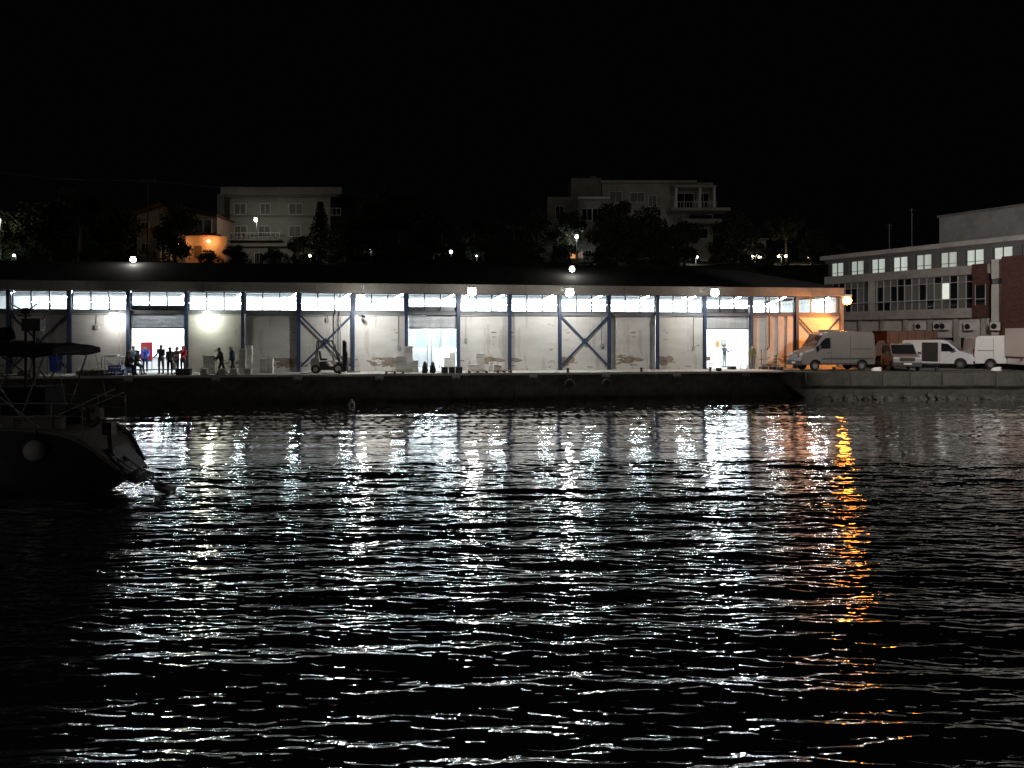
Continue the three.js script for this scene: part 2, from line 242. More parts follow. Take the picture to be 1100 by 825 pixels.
// fluorescent battens inside, one to a bay, fixed along the truss diagonals
{
  const tubeMat = glow([0.82, 0.93, 1], TUBE.glow);
  const dir = V(-0.72, -0.36, -0.6).normalize();
  for (let i = -1; i < 16; i++) {
    const p = W(i * BAY + BAY * 0.93, -1.0, 5.42), q = p.clone().addScaledVector(dir, 1.5), mid = p.clone().add(q).multiplyScalar(0.5);
    const names = ['behind the window bay left of the radar mast', 'above the bay with the blue tarpaulin', 'above the bay with the first round wall lamp', 'above the open door where people gather', 'above the bay with the two walking men', 'above the recessed bay beside the forklift', 'above the forklift', 'above the bay right of the forklift', 'above the middle open door', 'above the bay right of the middle door', 'above the bay left of the cross brace', 'above the full steel cross brace', 'above the recessed bay right of the cross brace', 'above the bay left of the last open door', 'above the last open door', 'above the orange ribbed wall', 'above the orange braced end bay'];
    const b = thing('fluorescent_batten', 'slanting white tube light inside the clerestory ' + names[i + 1], 'light', mid, 0, 'tube lights inside the warehouse');
    b.quaternion.setFromUnitVectors(V(1, 0, 0), dir);
    mesh('tube', cyl(0.035, 1.5, 0, 0, 0, 'x', 0.035, 10), tubeMat, b); mesh('housing', bx(-0.78, 0.78, 0.05, 0.12, -0.07, 0.07), M.white, b);
    for (const x of [0.55, -0.55]) mesh('hanger', cyl(0.012, 0.5, x, 0.36, 0), M.dull, b);
    const lamp = (c, to, w, h, k) => { const l = new THREE.RectAreaLight(rgb(0.84, 0.94, 1), k, w, h); l.position.copy(c); l.lookAt(to); l.castShadow = true; scene.add(l); };
    lamp(mid.clone().add(V(0, -0.08, -0.05)), mid.clone().add(V(0.15, -1.2, -1)), 1.5, 0.2, TUBE.light);
    const c = W(i * BAY + BAY * 0.5, -9.3, 5.05), u = thing('pendant_batten', 'level tube light deep inside ' + names[i + 1], 'light', c, TH, 'level tube lights hung deep in the warehouse');
    mesh('tube', cyl(0.035, 2.4, 0, 0, 0, 'x', 0.035, 10), tubeMat, u); mesh('housing', bx(-1.25, 1.25, 0.05, 0.12, -0.08, 0.08), M.white, u); for (const x of [0.9, -0.9]) mesh('hanger', cyl(0.012, 0.46, x, 0.34, 0), M.dull, u);
    lamp(W(i * BAY + BAY * 0.5, -9.38, 4.98), W(i * BAY + BAY * 0.5, -10.5, 4.2), 2.4, 0.25, TUBE.deep);
  }
}
// outside lamps
{
  const bulb = glow([1, 0.97, 0.93], 70), arm = std([0.35, 0.36, 0.36], { metalness: 0.5, roughness: 0.5 });
  const floods = [[387.5, 321, 2.2, 'bright floodlight beside the post right of the forklift', 0.9], [507, 313.5, 2.7, 'bright floodlight on the fascia right of the middle open door', 1], [612, 314.5, 2.7, 'bright floodlight on the fascia above the steel cross brace', 1], [768, 314.5, 2.7, 'bright floodlight on the fascia above the last open door', 1]];
  for (const [px, py, t, label, k] of floods) {
    const s = sOf(px, t), q = W(s, t, 0), h = CAMY - (py - HOR) / F * -q.z - QY;
    const o = thing('floodlight', label, 'floodlight', W(s, t, h), TH, 'floodlights along the warehouse fascia');
    mesh('lamp_globe', ball(0.28, 0, 0, 0, 1, 0.95, 1, 18), bulb, o);
    mesh('hood', cyl(0.3, 0.1, 0, 0.32, 0, 'y', 0.18), arm, o);
    const wy = 5.7 - h; mesh('bracket_arm', [bar(V(0, 0.36, 0), V(0, wy + 0.1, -t + 0.25), 0.03), box(0.2, 0.3, 0.04, 0, wy + 0.1, -t + 0.26)], arm, o);
    const l = new THREE.SpotLight(rgb(1, 0.985, 0.95), LAMP.flood * k, 0, 1.42, 0.25, 2); l.position.copy(W(s, t, h - 0.33)); l.target.position.copy(W(s, t - 1.2, h - 4.3)); l.castShadow = true; l.shadow.radius = 9; scene.add(l, l.target);
  }
  { const s = sOf(390, 0.6), o = thing('security_camera', 'small dark security camera beside the floodlight post right of the forklift', 'camera', W(s, 0.6, 3.78), TH); mesh('housing', box(0.14, 0.13, 0.3, 0, 0, 0, 0.6, 0.25), M.black, o); mesh('bracket', bar(V(0, 0.05, -0.1), V(-0.35, 0.12, -0.37), 0.02), M.dull, o); mesh('lens', cyl(0.04, 0.02, 0.1, -0.05, 0.15, 'z'), M.darkGlass, o); }
  for (const [px, py, label, c] of [[122, 340, 'round wall lamp on the bay left of the open door with people', [1, 0.97, 0.93]], [222, 338.5, 'round wall lamp on the greenish bay behind the walking men', [0.97, 1, 0.84]]]) {
    const t = 0.75, s = sOf(px, t), q = W(s, t, 0), h = CAMY - (py - HOR) / F * -q.z - QY;
    const o = thing('wall_lamp', label, 'lamp', W(s, t, h), TH, 'round wall lamps');
    mesh('lamp_globe', ball(0.25, 0, 0, 0, 1, 1, 1, 16), glow(c, 30), o); mesh('shade', cyl(0.34, 0.05, 0, 0.28, 0, 'y', 0.2), arm, o);
    mesh('bracket_arm', [bar(V(0, 0.3, 0), V(0, 0.34, -t), 0.025), cyl(0.02, 0.5, 0.12, -0.35, -t + 0.06)], arm, o);
    point(W(s, t, h - 0.3), c, LAMP.wall, 9);
  }
  { const s = sOf(910, 2.2), q = W(s, 2.2, 0), h = CAMY - (323 - HOR) / F * -q.z - QY;
    const o = thing('sodium_lamp', 'orange sodium lamp on a bracket at the warehouse end above the parked van', 'lamp', W(s, 2.2, h), TH);
    mesh('lamp_globe', ball(0.29, 0, 0, 0, 1.1, 1, 1, 18), glow([1, 0.27, 0.02], 70), o); mesh('lamp_head', box(0.6, 0.14, 0.4, 0, 0.37, -0.05), arm, o);
    mesh('bracket_arm', [bar(V(0, 0.4, -0.1), V(-0.6, 0.5, -2.2), 0.035)], arm, o);
    const l = new THREE.SpotLight(rgb(1, 0.31, 0.05), LAMP.sodium, 0, 1.25, 0.3, 2); l.position.copy(W(s, 2.2, h - 0.36)); l.target.position.copy(W(s - 4.5, 0.3, 0.6)); l.castShadow = true; l.shadow.radius = 9; scene.add(l, l.target); }
}
// ---------------------------------------------------------------- goods and fittings on the quay
const ord = ['lowest', 'second', 'third', 'fourth', 'fifth', 'sixth', 'seventh', 'eighth', 'ninth', 'tenth', 'eleventh', 'twelfth'];
const foamProto = {};
function foamBox(w, h, d) {                                   // lidded polystyrene fish box: one hollow-looking body and its lid
  const k = [w, h, d].join(); if (foamProto[k]) return foamProto[k];
  return foamProto[k] = [join([bx(-w / 2, w / 2, 0, h * 0.72, -d / 2, d / 2), bx(-w / 2 + 0.02, w / 2 - 0.02, h * 0.72, h * 0.76, -d / 2 + 0.02, d / 2 - 0.02)]), bx(-w / 2 - 0.008, w / 2 + 0.008, h * 0.76, h * 0.985, -d / 2 - 0.008, d / 2 + 0.008)];
}
const foams = [M.foam, std([0.66, 0.66, 0.62], { roughness: 0.9 }), std([0.74, 0.73, 0.7], { roughness: 0.9 })];
function stack(px, t0, n, w, h, d, where, r) {
  const t = Math.max(0.75, t0 - 0.9), s = sOf(px, t);
  for (let k = 0; k < n; k++) {
    const o = thing('fish_box', `foam fish box, ${n === 1 ? 'single one' : k === n - 1 ? 'topmost' : ord[k]} ${n === 1 ? where : 'of the stack ' + where}`, 'box', W(s + (r() - 0.5) * 0.04, t + (r() - 0.5) * 0.04, k * h + 0.004), TH + (r() - 0.5) * 0.08, 'white foam fish boxes on the quay');
    const [b, l] = foamBox(w, h, d), m = foams[Math.floor(r() * 3)]; mesh('box_body', b, m, o); mesh('lid', l, foams[Math.floor(r() * 3)], o);
  }
}
{
  const r = rng(55);
  stack(226, 2.6, 5, 0.75, 0.24, 0.6, 'behind the walking man in brown', r);
  stack(261, 2.5, 8, 0.42, 0.2, 0.5, 'right of the man in the blue jacket', r);
  stack(267.5, 2.3, 9, 0.42, 0.2, 0.5, 'touching the post left of the recess', r);
  stack(283, 2.3, 5, 0.42, 0.19, 0.5, 'at the recessed bay, nearer the tall stacks', r);
  stack(290, 2.3, 5, 0.42, 0.19, 0.5, 'at the recessed bay, nearer the forklift', r);
  stack(431, 2.6, 4, 0.75, 0.27, 0.6, 'left of the middle door, widest', r);
  stack(439.5, 2.5, 7, 0.5, 0.25, 0.5, 'left of the middle door, tallest', r);
  stack(446, 2.9, 3, 0.4, 0.27, 0.5, 'left of the middle door, smallest', r);
  stack(481, 1.6, 4, 0.5, 0.24, 0.45, 'inside the frame of the middle door', r);
  stack(486, 1.4, 6, 0.38, 0.22, 0.45, 'beside the middle door right post', r);
  stack(508, 2.6, 2, 0.7, 0.25, 0.6, 'right of the middle door, low pile', r);
  stack(516, 2.5, 5, 0.55, 0.25, 0.5, 'right of the middle door, tall pile', r);
  stack(529, 2.6, 3, 0.5, 0.22, 0.5, 'left of the dark crates near the wall', r);
  stack(534, 3.0, 2, 0.55, 0.24, 0.5, 'at the quay edge beside the low pallet', r);
  const cube = (px, m, label) => { const o = thing('bait_box', label, 'box', W(sOf(px, 3.3), 3.3, 0.004), TH + (r() - 0.5) * 0.15, 'small boxes along the quay edge'); mesh('box_body', [bx(-0.2, 0.2, 0, 0.34, -0.2, 0.2), bx(-0.17, 0.17, 0.34, 0.35, -0.17, 0.17)], m, o); mesh('lid', [bx(-0.215, 0.215, 0.35, 0.4, -0.215, 0.215)], m, o); mesh('handle', bx(-0.06, 0.06, 0.2, 0.235, 0.2, 0.225), M.dull, o); };
  const pale = std([0.55, 0.55, 0.5]), darkBox = std([0.06, 0.065, 0.065]);
  cube(193.5, darkBox, 'dark square box on the quay edge before the red jacketed person'); cube(201.5, darkBox, 'dark square box on the quay edge before the right door post');
  cube(219.5, pale, 'pale square box on the quay edge before the tall white stack'); cube(239, pale, 'pale square box at the feet of the man in brown'); cube(251.5, pale, 'pale square box at the feet of the man in the blue jacket'); cube(266.5, pale, 'pale square box before the twin tall stacks');
  cube(477.5, darkBox, 'dark box in the middle doorway, left one of three'); cube(485.5, darkBox, 'dark box in the middle doorway, centre one of three'); cube(493, darkBox, 'dark box in the middle doorway, right one of three');
  // pallets
  function pallet(px, t, w, label) { const o = thing('pallet', label, 'pallet', W(sOf(px, t), t, 0.004), TH, 'wooden pallets'); for (let k = 0; k < 5; k++) mesh('slat', bx(-w / 2, w / 2, 0.12, 0.145, -0.48 + k * 0.21, -0.34 + k * 0.21), M.wood, o); for (const x of [-w / 2 + 0.06, 0, w / 2 - 0.06]) mesh('bearer', bx(x - 0.06, x + 0.06, 0.002, 0.118, -0.48, 0.5), M.wood, o); return o; }
  pallet(513, 3.15, 1.25, 'low wooden pallet at the quay edge right of the middle door'); pallet(541, 3.1, 1.0, 'small pallet at the quay edge before the white wall'); pallet(424, 3.2, 1.2, 'pallet at the quay edge before the box stacks left of the middle door');
  // upright black bundles before the middle door
  for (const [px, w] of [[456.5, 'left'], [465, 'right']]) { const o = thing('black_sack', `black knotted sack standing at the quay edge, ${w} one of two before the middle door`, 'sack', W(sOf(px, 3.2), 3.2, 0.002), TH, 'black sacks before the middle door'); const g = new THREE.LatheGeometry([[0.001, 0], [0.17, 0.02], [0.2, 0.2], [0.17, 0.45], [0.13, 0.58], [0.16, 0.68], [0.001, 0.7]].map(p => new THREE.Vector2(...p)), 12); const p = g.attributes.position; for (let i = 0; i < p.count; i++) { const k = 1 + 0.12 * Math.sin(p.getX(i) * 30 + p.getY(i) * 13); p.setX(i, p.getX(i) * k); p.setZ(i, p.getZ(i) * k); } g.computeVertexNormals(); mesh('sack_body', g, M.black, o); mesh('knot', ball(0.07, 0, 0.72, 0), M.black, o); }
  // blue plastic crates and a table left of the open door
  for (let k = 0; k < 5; k++) { const px = [118, 124.5, 131, 121, 128][k], h = k > 2 ? 0.31 : 0; const o = thing('plastic_crate', ['blue plastic crate beside the white table, bottom row', 'blue plastic crate in the middle of the bottom row', 'blue plastic crate of the bottom row next to the seated people', 'blue plastic crate on top, next to the white table', 'blue plastic crate on top, next to the seated people'][k], 'crate', W(sOf(px, 2.6), 2.6, h + 0.004), TH, 'blue plastic crates'); mesh('crate_base', bx(-0.19, 0.19, 0, 0.03, -0.25, 0.25), M.crateBlue, o); for (const z of [-0.25, 0.23]) { mesh('rim_side', [bx(-0.19, 0.19, 0.03, 0.11, z, z + 0.02), bx(-0.19, 0.19, 0.2, 0.3, z, z + 0.02), bx(-0.02, 0.02, 0.11, 0.2, z, z + 0.02)], M.crateBlue, o); } for (const x of [-0.19, 0.17]) mesh('rim_end', [bx(x, x + 0.02, 0.03, 0.3, -0.228, 0.228)], M.crateBlue, o); }
  { const o = thing('work_table', 'small white topped table against the wall left of the blue crates', 'table', W(sOf(121, 1.5), 1.5, 0.004), TH); mesh('table_top', bx(-0.6, 0.6, 1.1, 1.15, -0.3, 0.3), M.white, o); for (const x of [-0.55, 0.55]) for (const z of [-0.26, 0.26]) mesh('leg', bx(x - 0.025, x + 0.025, 0, 1.1, z - 0.025, z + 0.025), M.steel, o); mesh('tray', bx(-0.35, 0.35, 1.153, 1.26, -0.2, 0.2), M.foam, o); }
  { const o = thing('tarpaulin_bundle', 'blue tarpaulin hanging over a rack behind the boat awning', 'tarpaulin', W(sOf(60, 2.0), 2.0, 0.004), TH); const pts = []; for (let k = 0; k <= 12; k++) pts.push([-0.5 + k / 12, 0]); const g = new THREE.PlaneGeometry(1.05, 1.5, 24, 10), p = g.attributes.position; for (let i = 0; i < p.count; i++) { const x = p.getX(i), y = p.getY(i); p.setZ(i, 0.06 * Math.sin(x * 17 + y) + 0.03 * Math.sin(x * 41 + 2 * y)); p.setX(i, x * (0.62 + 0.38 * (y + 0.75) / 1.5)); } g.computeVertexNormals(); g.translate(0, 0.95, 0); mesh('cloth', g, std([0.03, 0.1, 0.5], { roughness: 0.6 }), o); mesh('rack', [bar(V(-0.55, 1.68, -0.05), V(0.55, 1.68, -0.05), 0.025), bar(V(-0.5, 0, -0.05), V(-0.5, 1.7, -0.05), 0.025), bar(V(0.5, 0, -0.05), V(0.5, 1.7, -0.05), 0.025)], M.dull, o); }
  // nets and low clutter behind the boat
  for (const [px, t, label] of [[92, 2.8, 'low heap of fishing net beside the blue tarpaulin'], [104, 3.0, 'low heap of fishing net in front of the wall lamp bay'], [30, 2.8, 'heap of fishing net behind the boat awning struts']]) { const o = thing('net_heap', label, 'fishing net', W(sOf(px, t), t, 0.0), TH, 'heaps of fishing net'); const g = new THREE.SphereGeometry(0.5, 18, 9, 0, 6.3, 0, 1.57), p = g.attributes.position; for (let i = 0; i < p.count; i++) { const k = 0.8 + 0.35 * nh(p.getX(i) * 0.9 + px, p.getZ(i) * 0.9); p.setXYZ(i, p.getX(i) * k * 1.3, p.getY(i) * k * 0.75, p.getZ(i) * k); } g.computeVertexNormals(); mesh('net', g, worn(70, [0.16, 0.13, 0.09], 0.6, 0.5), o); for (let k = 0; k < 4; k++) mesh('float', ball(0.06, -0.4 + k * 0.25, 0.3 + 0.1 * Math.sin(k * 2), 0.22), std([0.5, 0.35, 0.1]), o); }
  { const o = thing('bench', 'low dark bench at the quay edge behind the boat rail', 'bench', W(sOf(108, 3.3), 3.3, 0.003), TH); for (const z of [-0.14, 0, 0.14]) mesh('slat', bx(-1.1, 1.1, 0.3, 0.34, z - 0.06, z + 0.06), M.wood, o); for (const x of [-0.9, 0, 0.9]) mesh('leg', bx(x - 0.04, x + 0.04, 0, 0.3, -0.18, 0.18), M.dull, o); }
  // inside the last door: sign on a stand, a board, a metal chair, low clutter
  { const o = thing('notice_board', 'orange notice board hung inside the last open door', 'board', W(sOf(770.5, -3), -3, 1.55), TH); mesh('panel', bx(-0.16, 0.16, 0, 0.5, -0.02, 0.02), std([0.5, 0.22, 0.05]), o); mesh('hanging_wire', [cyl(0.006, 3.5, -0.12, 2.25, 0), cyl(0.006, 3.5, 0.12, 2.25, 0)], M.dull, o); }
  { const o = thing('scale_stand', 'white weighing scale on a thin post inside the last open door', 'scale', W(sOf(777, -2.2), -2.2, 0.024), TH); mesh('post', cyl(0.025, 1.6, 0, 0.8, 0), M.dull, o); mesh('foot', cyl(0.25, 0.04, 0, 0.02, 0), M.dull, o); mesh('dial', [bx(-0.22, 0.22, 1.55, 2.15, -0.05, 0.05)], std([0.55, 0.55, 0.5]), o); mesh('dial_face', cyl(0.17, 0.02, 0, 1.85, 0.06, 'z'), M.white, o); }
  { const o = thing('folding_chair', 'grey folding chair leaning inside the last open door', 'chair', W(sOf(763.5, 0.8), 0.8, 0.003), TH + 0.5); mesh('seat', box(0.42, 0.03, 0.4, 0, 0.45, 0, 0, 0.08), M.dull, o); mesh('backrest', box(0.42, 0.3, 0.03, 0, 0.78, -0.22, 0, -0.15), M.dull, o); for (const x of [-0.2, 0.2]) { mesh('leg', bar(V(x, 0, 0.2), V(x, 0.95, -0.25), 0.015), M.dull, o); mesh('leg', bar(V(x, 0, -0.22), V(x, 0.46, 0.18), 0.015), M.dull, o); } }
  { const o = thing('red_banner', 'red poster panel standing inside the first open door', 'banner', W(sOf(157.5, -1.6), -1.6, 0.024), TH); mesh('panel', bx(-0.38, 0.38, 0.75, 2.0, -0.02, 0.02), std([0.55, 0.03, 0.05]), o); mesh('border', [bx(-0.36, 0.36, 0.66, 0.748, -0.02, 0.02)], std([0.04, 0.12, 0.5]), o); for (const x of [-0.34, 0.34]) mesh('leg', bx(x - 0.02, x + 0.02, 0, 0.66, -0.02, 0.02), M.dull, o); }
  { const o = thing('display_counter', 'low white cold counter inside the first open door', 'counter', W(sOf(166, -3.2), -3.2, 0.024), TH); mesh('body', bx(-1.6, 1.6, 0.1, 0.9, -0.4, 0.4), M.white, o); mesh('top', bx(-1.65, 1.65, 0.902, 0.95, -0.44, 0.44), M.steel, o); mesh('plinth', bx(-1.55, 1.55, 0, 0.098, -0.35, 0.35), M.dull, o); }
  for (const [px, t, label] of [[447, -4.5, 'grey cabinet seen in the upper left of the middle doorway'], [469, -4.5, 'narrow grey cabinet in the centre of the middle doorway'], [484, -4.5, 'wide grey cabinet in the right of the middle doorway']]) { const o = thing('wall_cabinet', label, 'cabinet', W(sOf(px, t), t, 1.55), TH, 'cabinets behind the middle door'); const w = px === 469 ? 0.45 : 0.9; mesh('carcass', bx(-w, w, 0, 1.3, -0.25, 0.2), std([0.25, 0.26, 0.25]), o); mesh('door', bx(-w + 0.03, -0.01, 0.03, 1.27, 0.202, 0.225), std([0.42, 0.43, 0.42]), o); mesh('door', bx(0.01, w - 0.03, 0.03, 1.27, 0.202, 0.225), std([0.35, 0.42, 0.42]), o); mesh('support_post', bx(-w + 0.02, -w + 0.08, -1.526, -0.002, -0.1, 0.1), M.dull, o); mesh('support_post', bx(w - 0.08, w - 0.02, -1.526, -0.002, -0.1, 0.1), M.dull, o); }
  for (const [px, t, w, label] of [[786, 0.9, 0.5, 'low black crate on the ground before the last door'], [820, 1.2, 0.5, 'low dark box at the foot of the orange wall'], [830, 1.4, 0.3, 'small dark box right at the foot of the orange wall'], [838, 2.2, 0.24, 'small dark bucket shaped box near the quay corner'], [772, 3.3, 0.2, 'little dark block on the quay edge by the last door']]) { const o = thing('low_box', label, 'box', W(sOf(px, t), t, 0.003), TH + 0.2); mesh('box_body', bx(-w / 2, w / 2, 0, 0.2, -0.2, 0.2), M.black, o); mesh('lid', bx(-w / 2 - 0.01, w / 2 + 0.01, 0.202, 0.23, -0.21, 0.21), M.dull, o); }
  { const o = thing('hoop_rack', 'small metal hoop stand before the last open door', 'rack', W(sOf(799, 1.2), 1.2, 0.003), TH); const c = new THREE.CatmullRomCurve3([V(-0.22, 0, 0), V(-0.22, 0.32, 0), V(0, 0.52, 0), V(0.22, 0.32, 0), V(0.22, 0, 0)]); mesh('hoop', new THREE.TubeGeometry(c, 20, 0.025, 6), M.dull, o); mesh('foot', bx(-0.26, 0.26, 0.0, 0.02, -0.1, 0.1), M.dull, o); }
  // bollards, mooring brackets, tyres, quay ladder
  const names = ['under the seated people', 'below the walking men', 'below the post left of the forklift', 'right of the forklift', 'below the middle open door', 'left of the steel cross brace', 'below the right foot of the cross brace', 'below the bay left of the last door', 'at the last open door'];
  [138, 232, 320, 407.5, 490, 573, 651, 727, 801].forEach((px, i) => { const o = thing('mooring_bracket', 'white painted mooring bracket on the quay edge ' + names[i], 'mooring bracket', W(sOf(px, 3.83), 3.84, -0.2), TH, 'mooring brackets on the quay edge'); mesh('plate', [bx(-0.26, 0.26, -0.1, 0.1, 0, 0.05)], std([0.4, 0.4, 0.37]), o); for (const x of [-0.15, 0.15]) mesh('ring', new THREE.TorusGeometry(0.08, 0.022, 6, 14).translate(x, -0.1, 0.07), M.dull, o); });
  [[612, 'below the steel cross brace'], [652, 'below the recessed bay right of the cross brace']].forEach(([px, w]) => { const o = thing('tyre_fender', 'black tyre hung on the quay wall ' + w, 'tyre', W(sOf(px, 4), 3.98, -0.75), TH, 'tyres on the quay wall'); mesh('tyre', new THREE.TorusGeometry(0.25, 0.09, 10, 24), std([0.028, 0.028, 0.028], { roughness: 0.7 }), o); mesh('chain', [bar(V(-0.05, 0.2, 0), V(-0.14, 0.7, -0.06), 0.02), bar(V(0.05, 0.2, 0), V(0.14, 0.7, -0.06), 0.02)], M.dull, o); });
  [[365, 'before the forklift'], [689, 'before the recessed bay'], [763, 'before the last open door'], [610, 'before the cross brace']].forEach(([px, w]) => { const o = thing('bollard', 'short dark iron bollard on the quay edge ' + w, 'bollard', W(sOf(px, 3.45), 3.45, 0.003), TH, 'iron bollards on the quay edge'); mesh('post', new THREE.LatheGeometry([[0.12, 0], [0.12, 0.02], [0.08, 0.05], [0.075, 0.2], [0.001, 0.2]].map(p => new THREE.Vector2(...p)), 14), M.black, o); mesh('cap', ball(0.12, 0, 0.24, 0, 1, 0.5, 1), M.black, o); });
  { const p = at(378, 434, 45.2); p.y = 0; const o = thing('mooring_buoy', 'small dark round buoy floating off the quay near the forklift', 'buoy', p); mesh('float', ball(0.2, 0, 0.08, 0), std([0.1, 0.1, 0.1]), o); mesh('ring', new THREE.TorusGeometry(0.06, 0.015, 6, 12).translate(0, 0.32, 0), M.steel, o); }
  { const p = at(970, 489, 26.4); p.y = 0; const o = thing('net_float', 'tiny pale float on the dark water below the parked cars', 'buoy', p); mesh('float', ball(0.07, 0, 0.02, 0, 1, 1.3, 1), M.white, o); mesh('cap', cyl(0.02, 0.05, 0, 0.12, 0), M.dull, o); }
}
// ---------------------------------------------------------------- forklift
{
  const o = thing('forklift', 'dark forklift truck with raised guard parked before the white wall', 'forklift', W(sOf(352, 2.2), 2.2, 0.004), TH);
  const pale = std([0.4, 0.4, 0.38], { roughness: 0.5 }), dk = std([0.025, 0.025, 0.025], { roughness: 0.5 });
  mesh('counterweight', profile([[-1.02, 0.25], [-1.06, 0.8], [-0.95, 1.0], [-0.5, 1.02], [-0.42, 0.6], [-0.42, 0.25]], 1.0, 0.05), pale, o);
  mesh('chassis', profile([[-0.5, 0.22], [-0.5, 0.75], [-0.1, 0.8], [0.15, 0.45], [0.55, 0.42], [0.62, 0.75], [0.82, 0.75], [0.85, 0.22]], 1.0, 0.03), dk, o);
  const seat = mesh('seat', [box(0.42, 0.12, 0.45, -0.25, 0.9, 0), box(0.1, 0.5, 0.42, -0.48, 1.2, 0, 0, 0, 0.12)], M.black, o);
  mesh('steering_wheel', [new THREE.TorusGeometry(0.16, 0.018, 6, 18).rotateX(1.15).rotateY(-1.57).translate(0.25, 1.15, 0), bar(V(0.45, 0.75, 0), V(0.26, 1.14, 0), 0.025)], M.black, o);
  const gm = dk; for (const z of [-0.45, 0.45]) { mesh('guard_post', bar(V(-0.72, 1.0, z), V(-0.62, 2.12, z), 0.045), gm, o); mesh('guard_post', bar(V(0.78, 0.72, z), V(0.3, 2.12, z), 0.04), gm, o); mesh('roof_rail', bar(V(-0.64, 2.12, z), V(0.32, 2.12, z), 0.04), gm, o); }
  for (let k = 0; k < 7; k++) mesh('roof_bar', bar(V(-0.62 + k * 0.155, 2.13, -0.45), V(-0.62 + k * 0.155, 2.13, 0.45), 0.022), gm, o);
  mesh('work_light', box(0.1, 0.12, 0.12, 0.12, 1.98, 0.4), M.lens, o);
  for (const z of [-0.3, 0.3]) { mesh('mast_rail', bx(0.98, 1.12, 0.08, 2.15, z - 0.06, z + 0.06), dk, o); mesh('mast_rail', bx(1.1, 1.2, 0.1, 2.05, z - 0.03, z + 0.03), dk, o); mesh('fork', [bx(1.26, 1.32, 0.06, 0.7, z * 0.9 - 0.06, z * 0.9 + 0.06), bx(1.26, 2.1, 0.05, 0.09, z * 0.9 - 0.06, z * 0.9 + 0.06)], M.dull, o); }
  mesh('mast_crossbar', [bx(1.0, 1.1, 2.05, 2.13, -0.3, 0.3), bx(1.0, 1.1, 1.1, 1.2, -0.3, 0.3), bx(1.0, 1.1, 0.3, 0.4, -0.3, 0.3)], dk, o);
  mesh('carriage', [bx(1.2, 1.27, 0.35, 0.45, -0.5, 0.5), bx(1.2, 1.27, 0.75, 0.85, -0.5, 0.5), ...[-0.45, -0.15, 0.15, 0.45].map(z => bx(1.21, 1.25, 0.85, 1.35, z - 0.015, z + 0.015)), bx(1.21, 1.25, 1.35, 1.39, -0.47, 0.47)], dk, o);
  mesh('lift_cylinder', cyl(0.06, 1.6, 1.05, 0.95, 0), M.steel, o);
  for (const [x, r, z] of [[-0.72, 0.28, 0.44], [-0.72, 0.28, -0.44], [0.72, 0.33, 0.46], [0.72, 0.33, -0.46]]) { const w = group('wheel', o); mesh('tyre', cyl(r, 0.2, x, r, z, 'z', r, 20), M.rubber, w); mesh('rim', cyl(r * 0.55, 0.215, x, r, z, 'z', r * 0.55, 16), pale, w); }
}
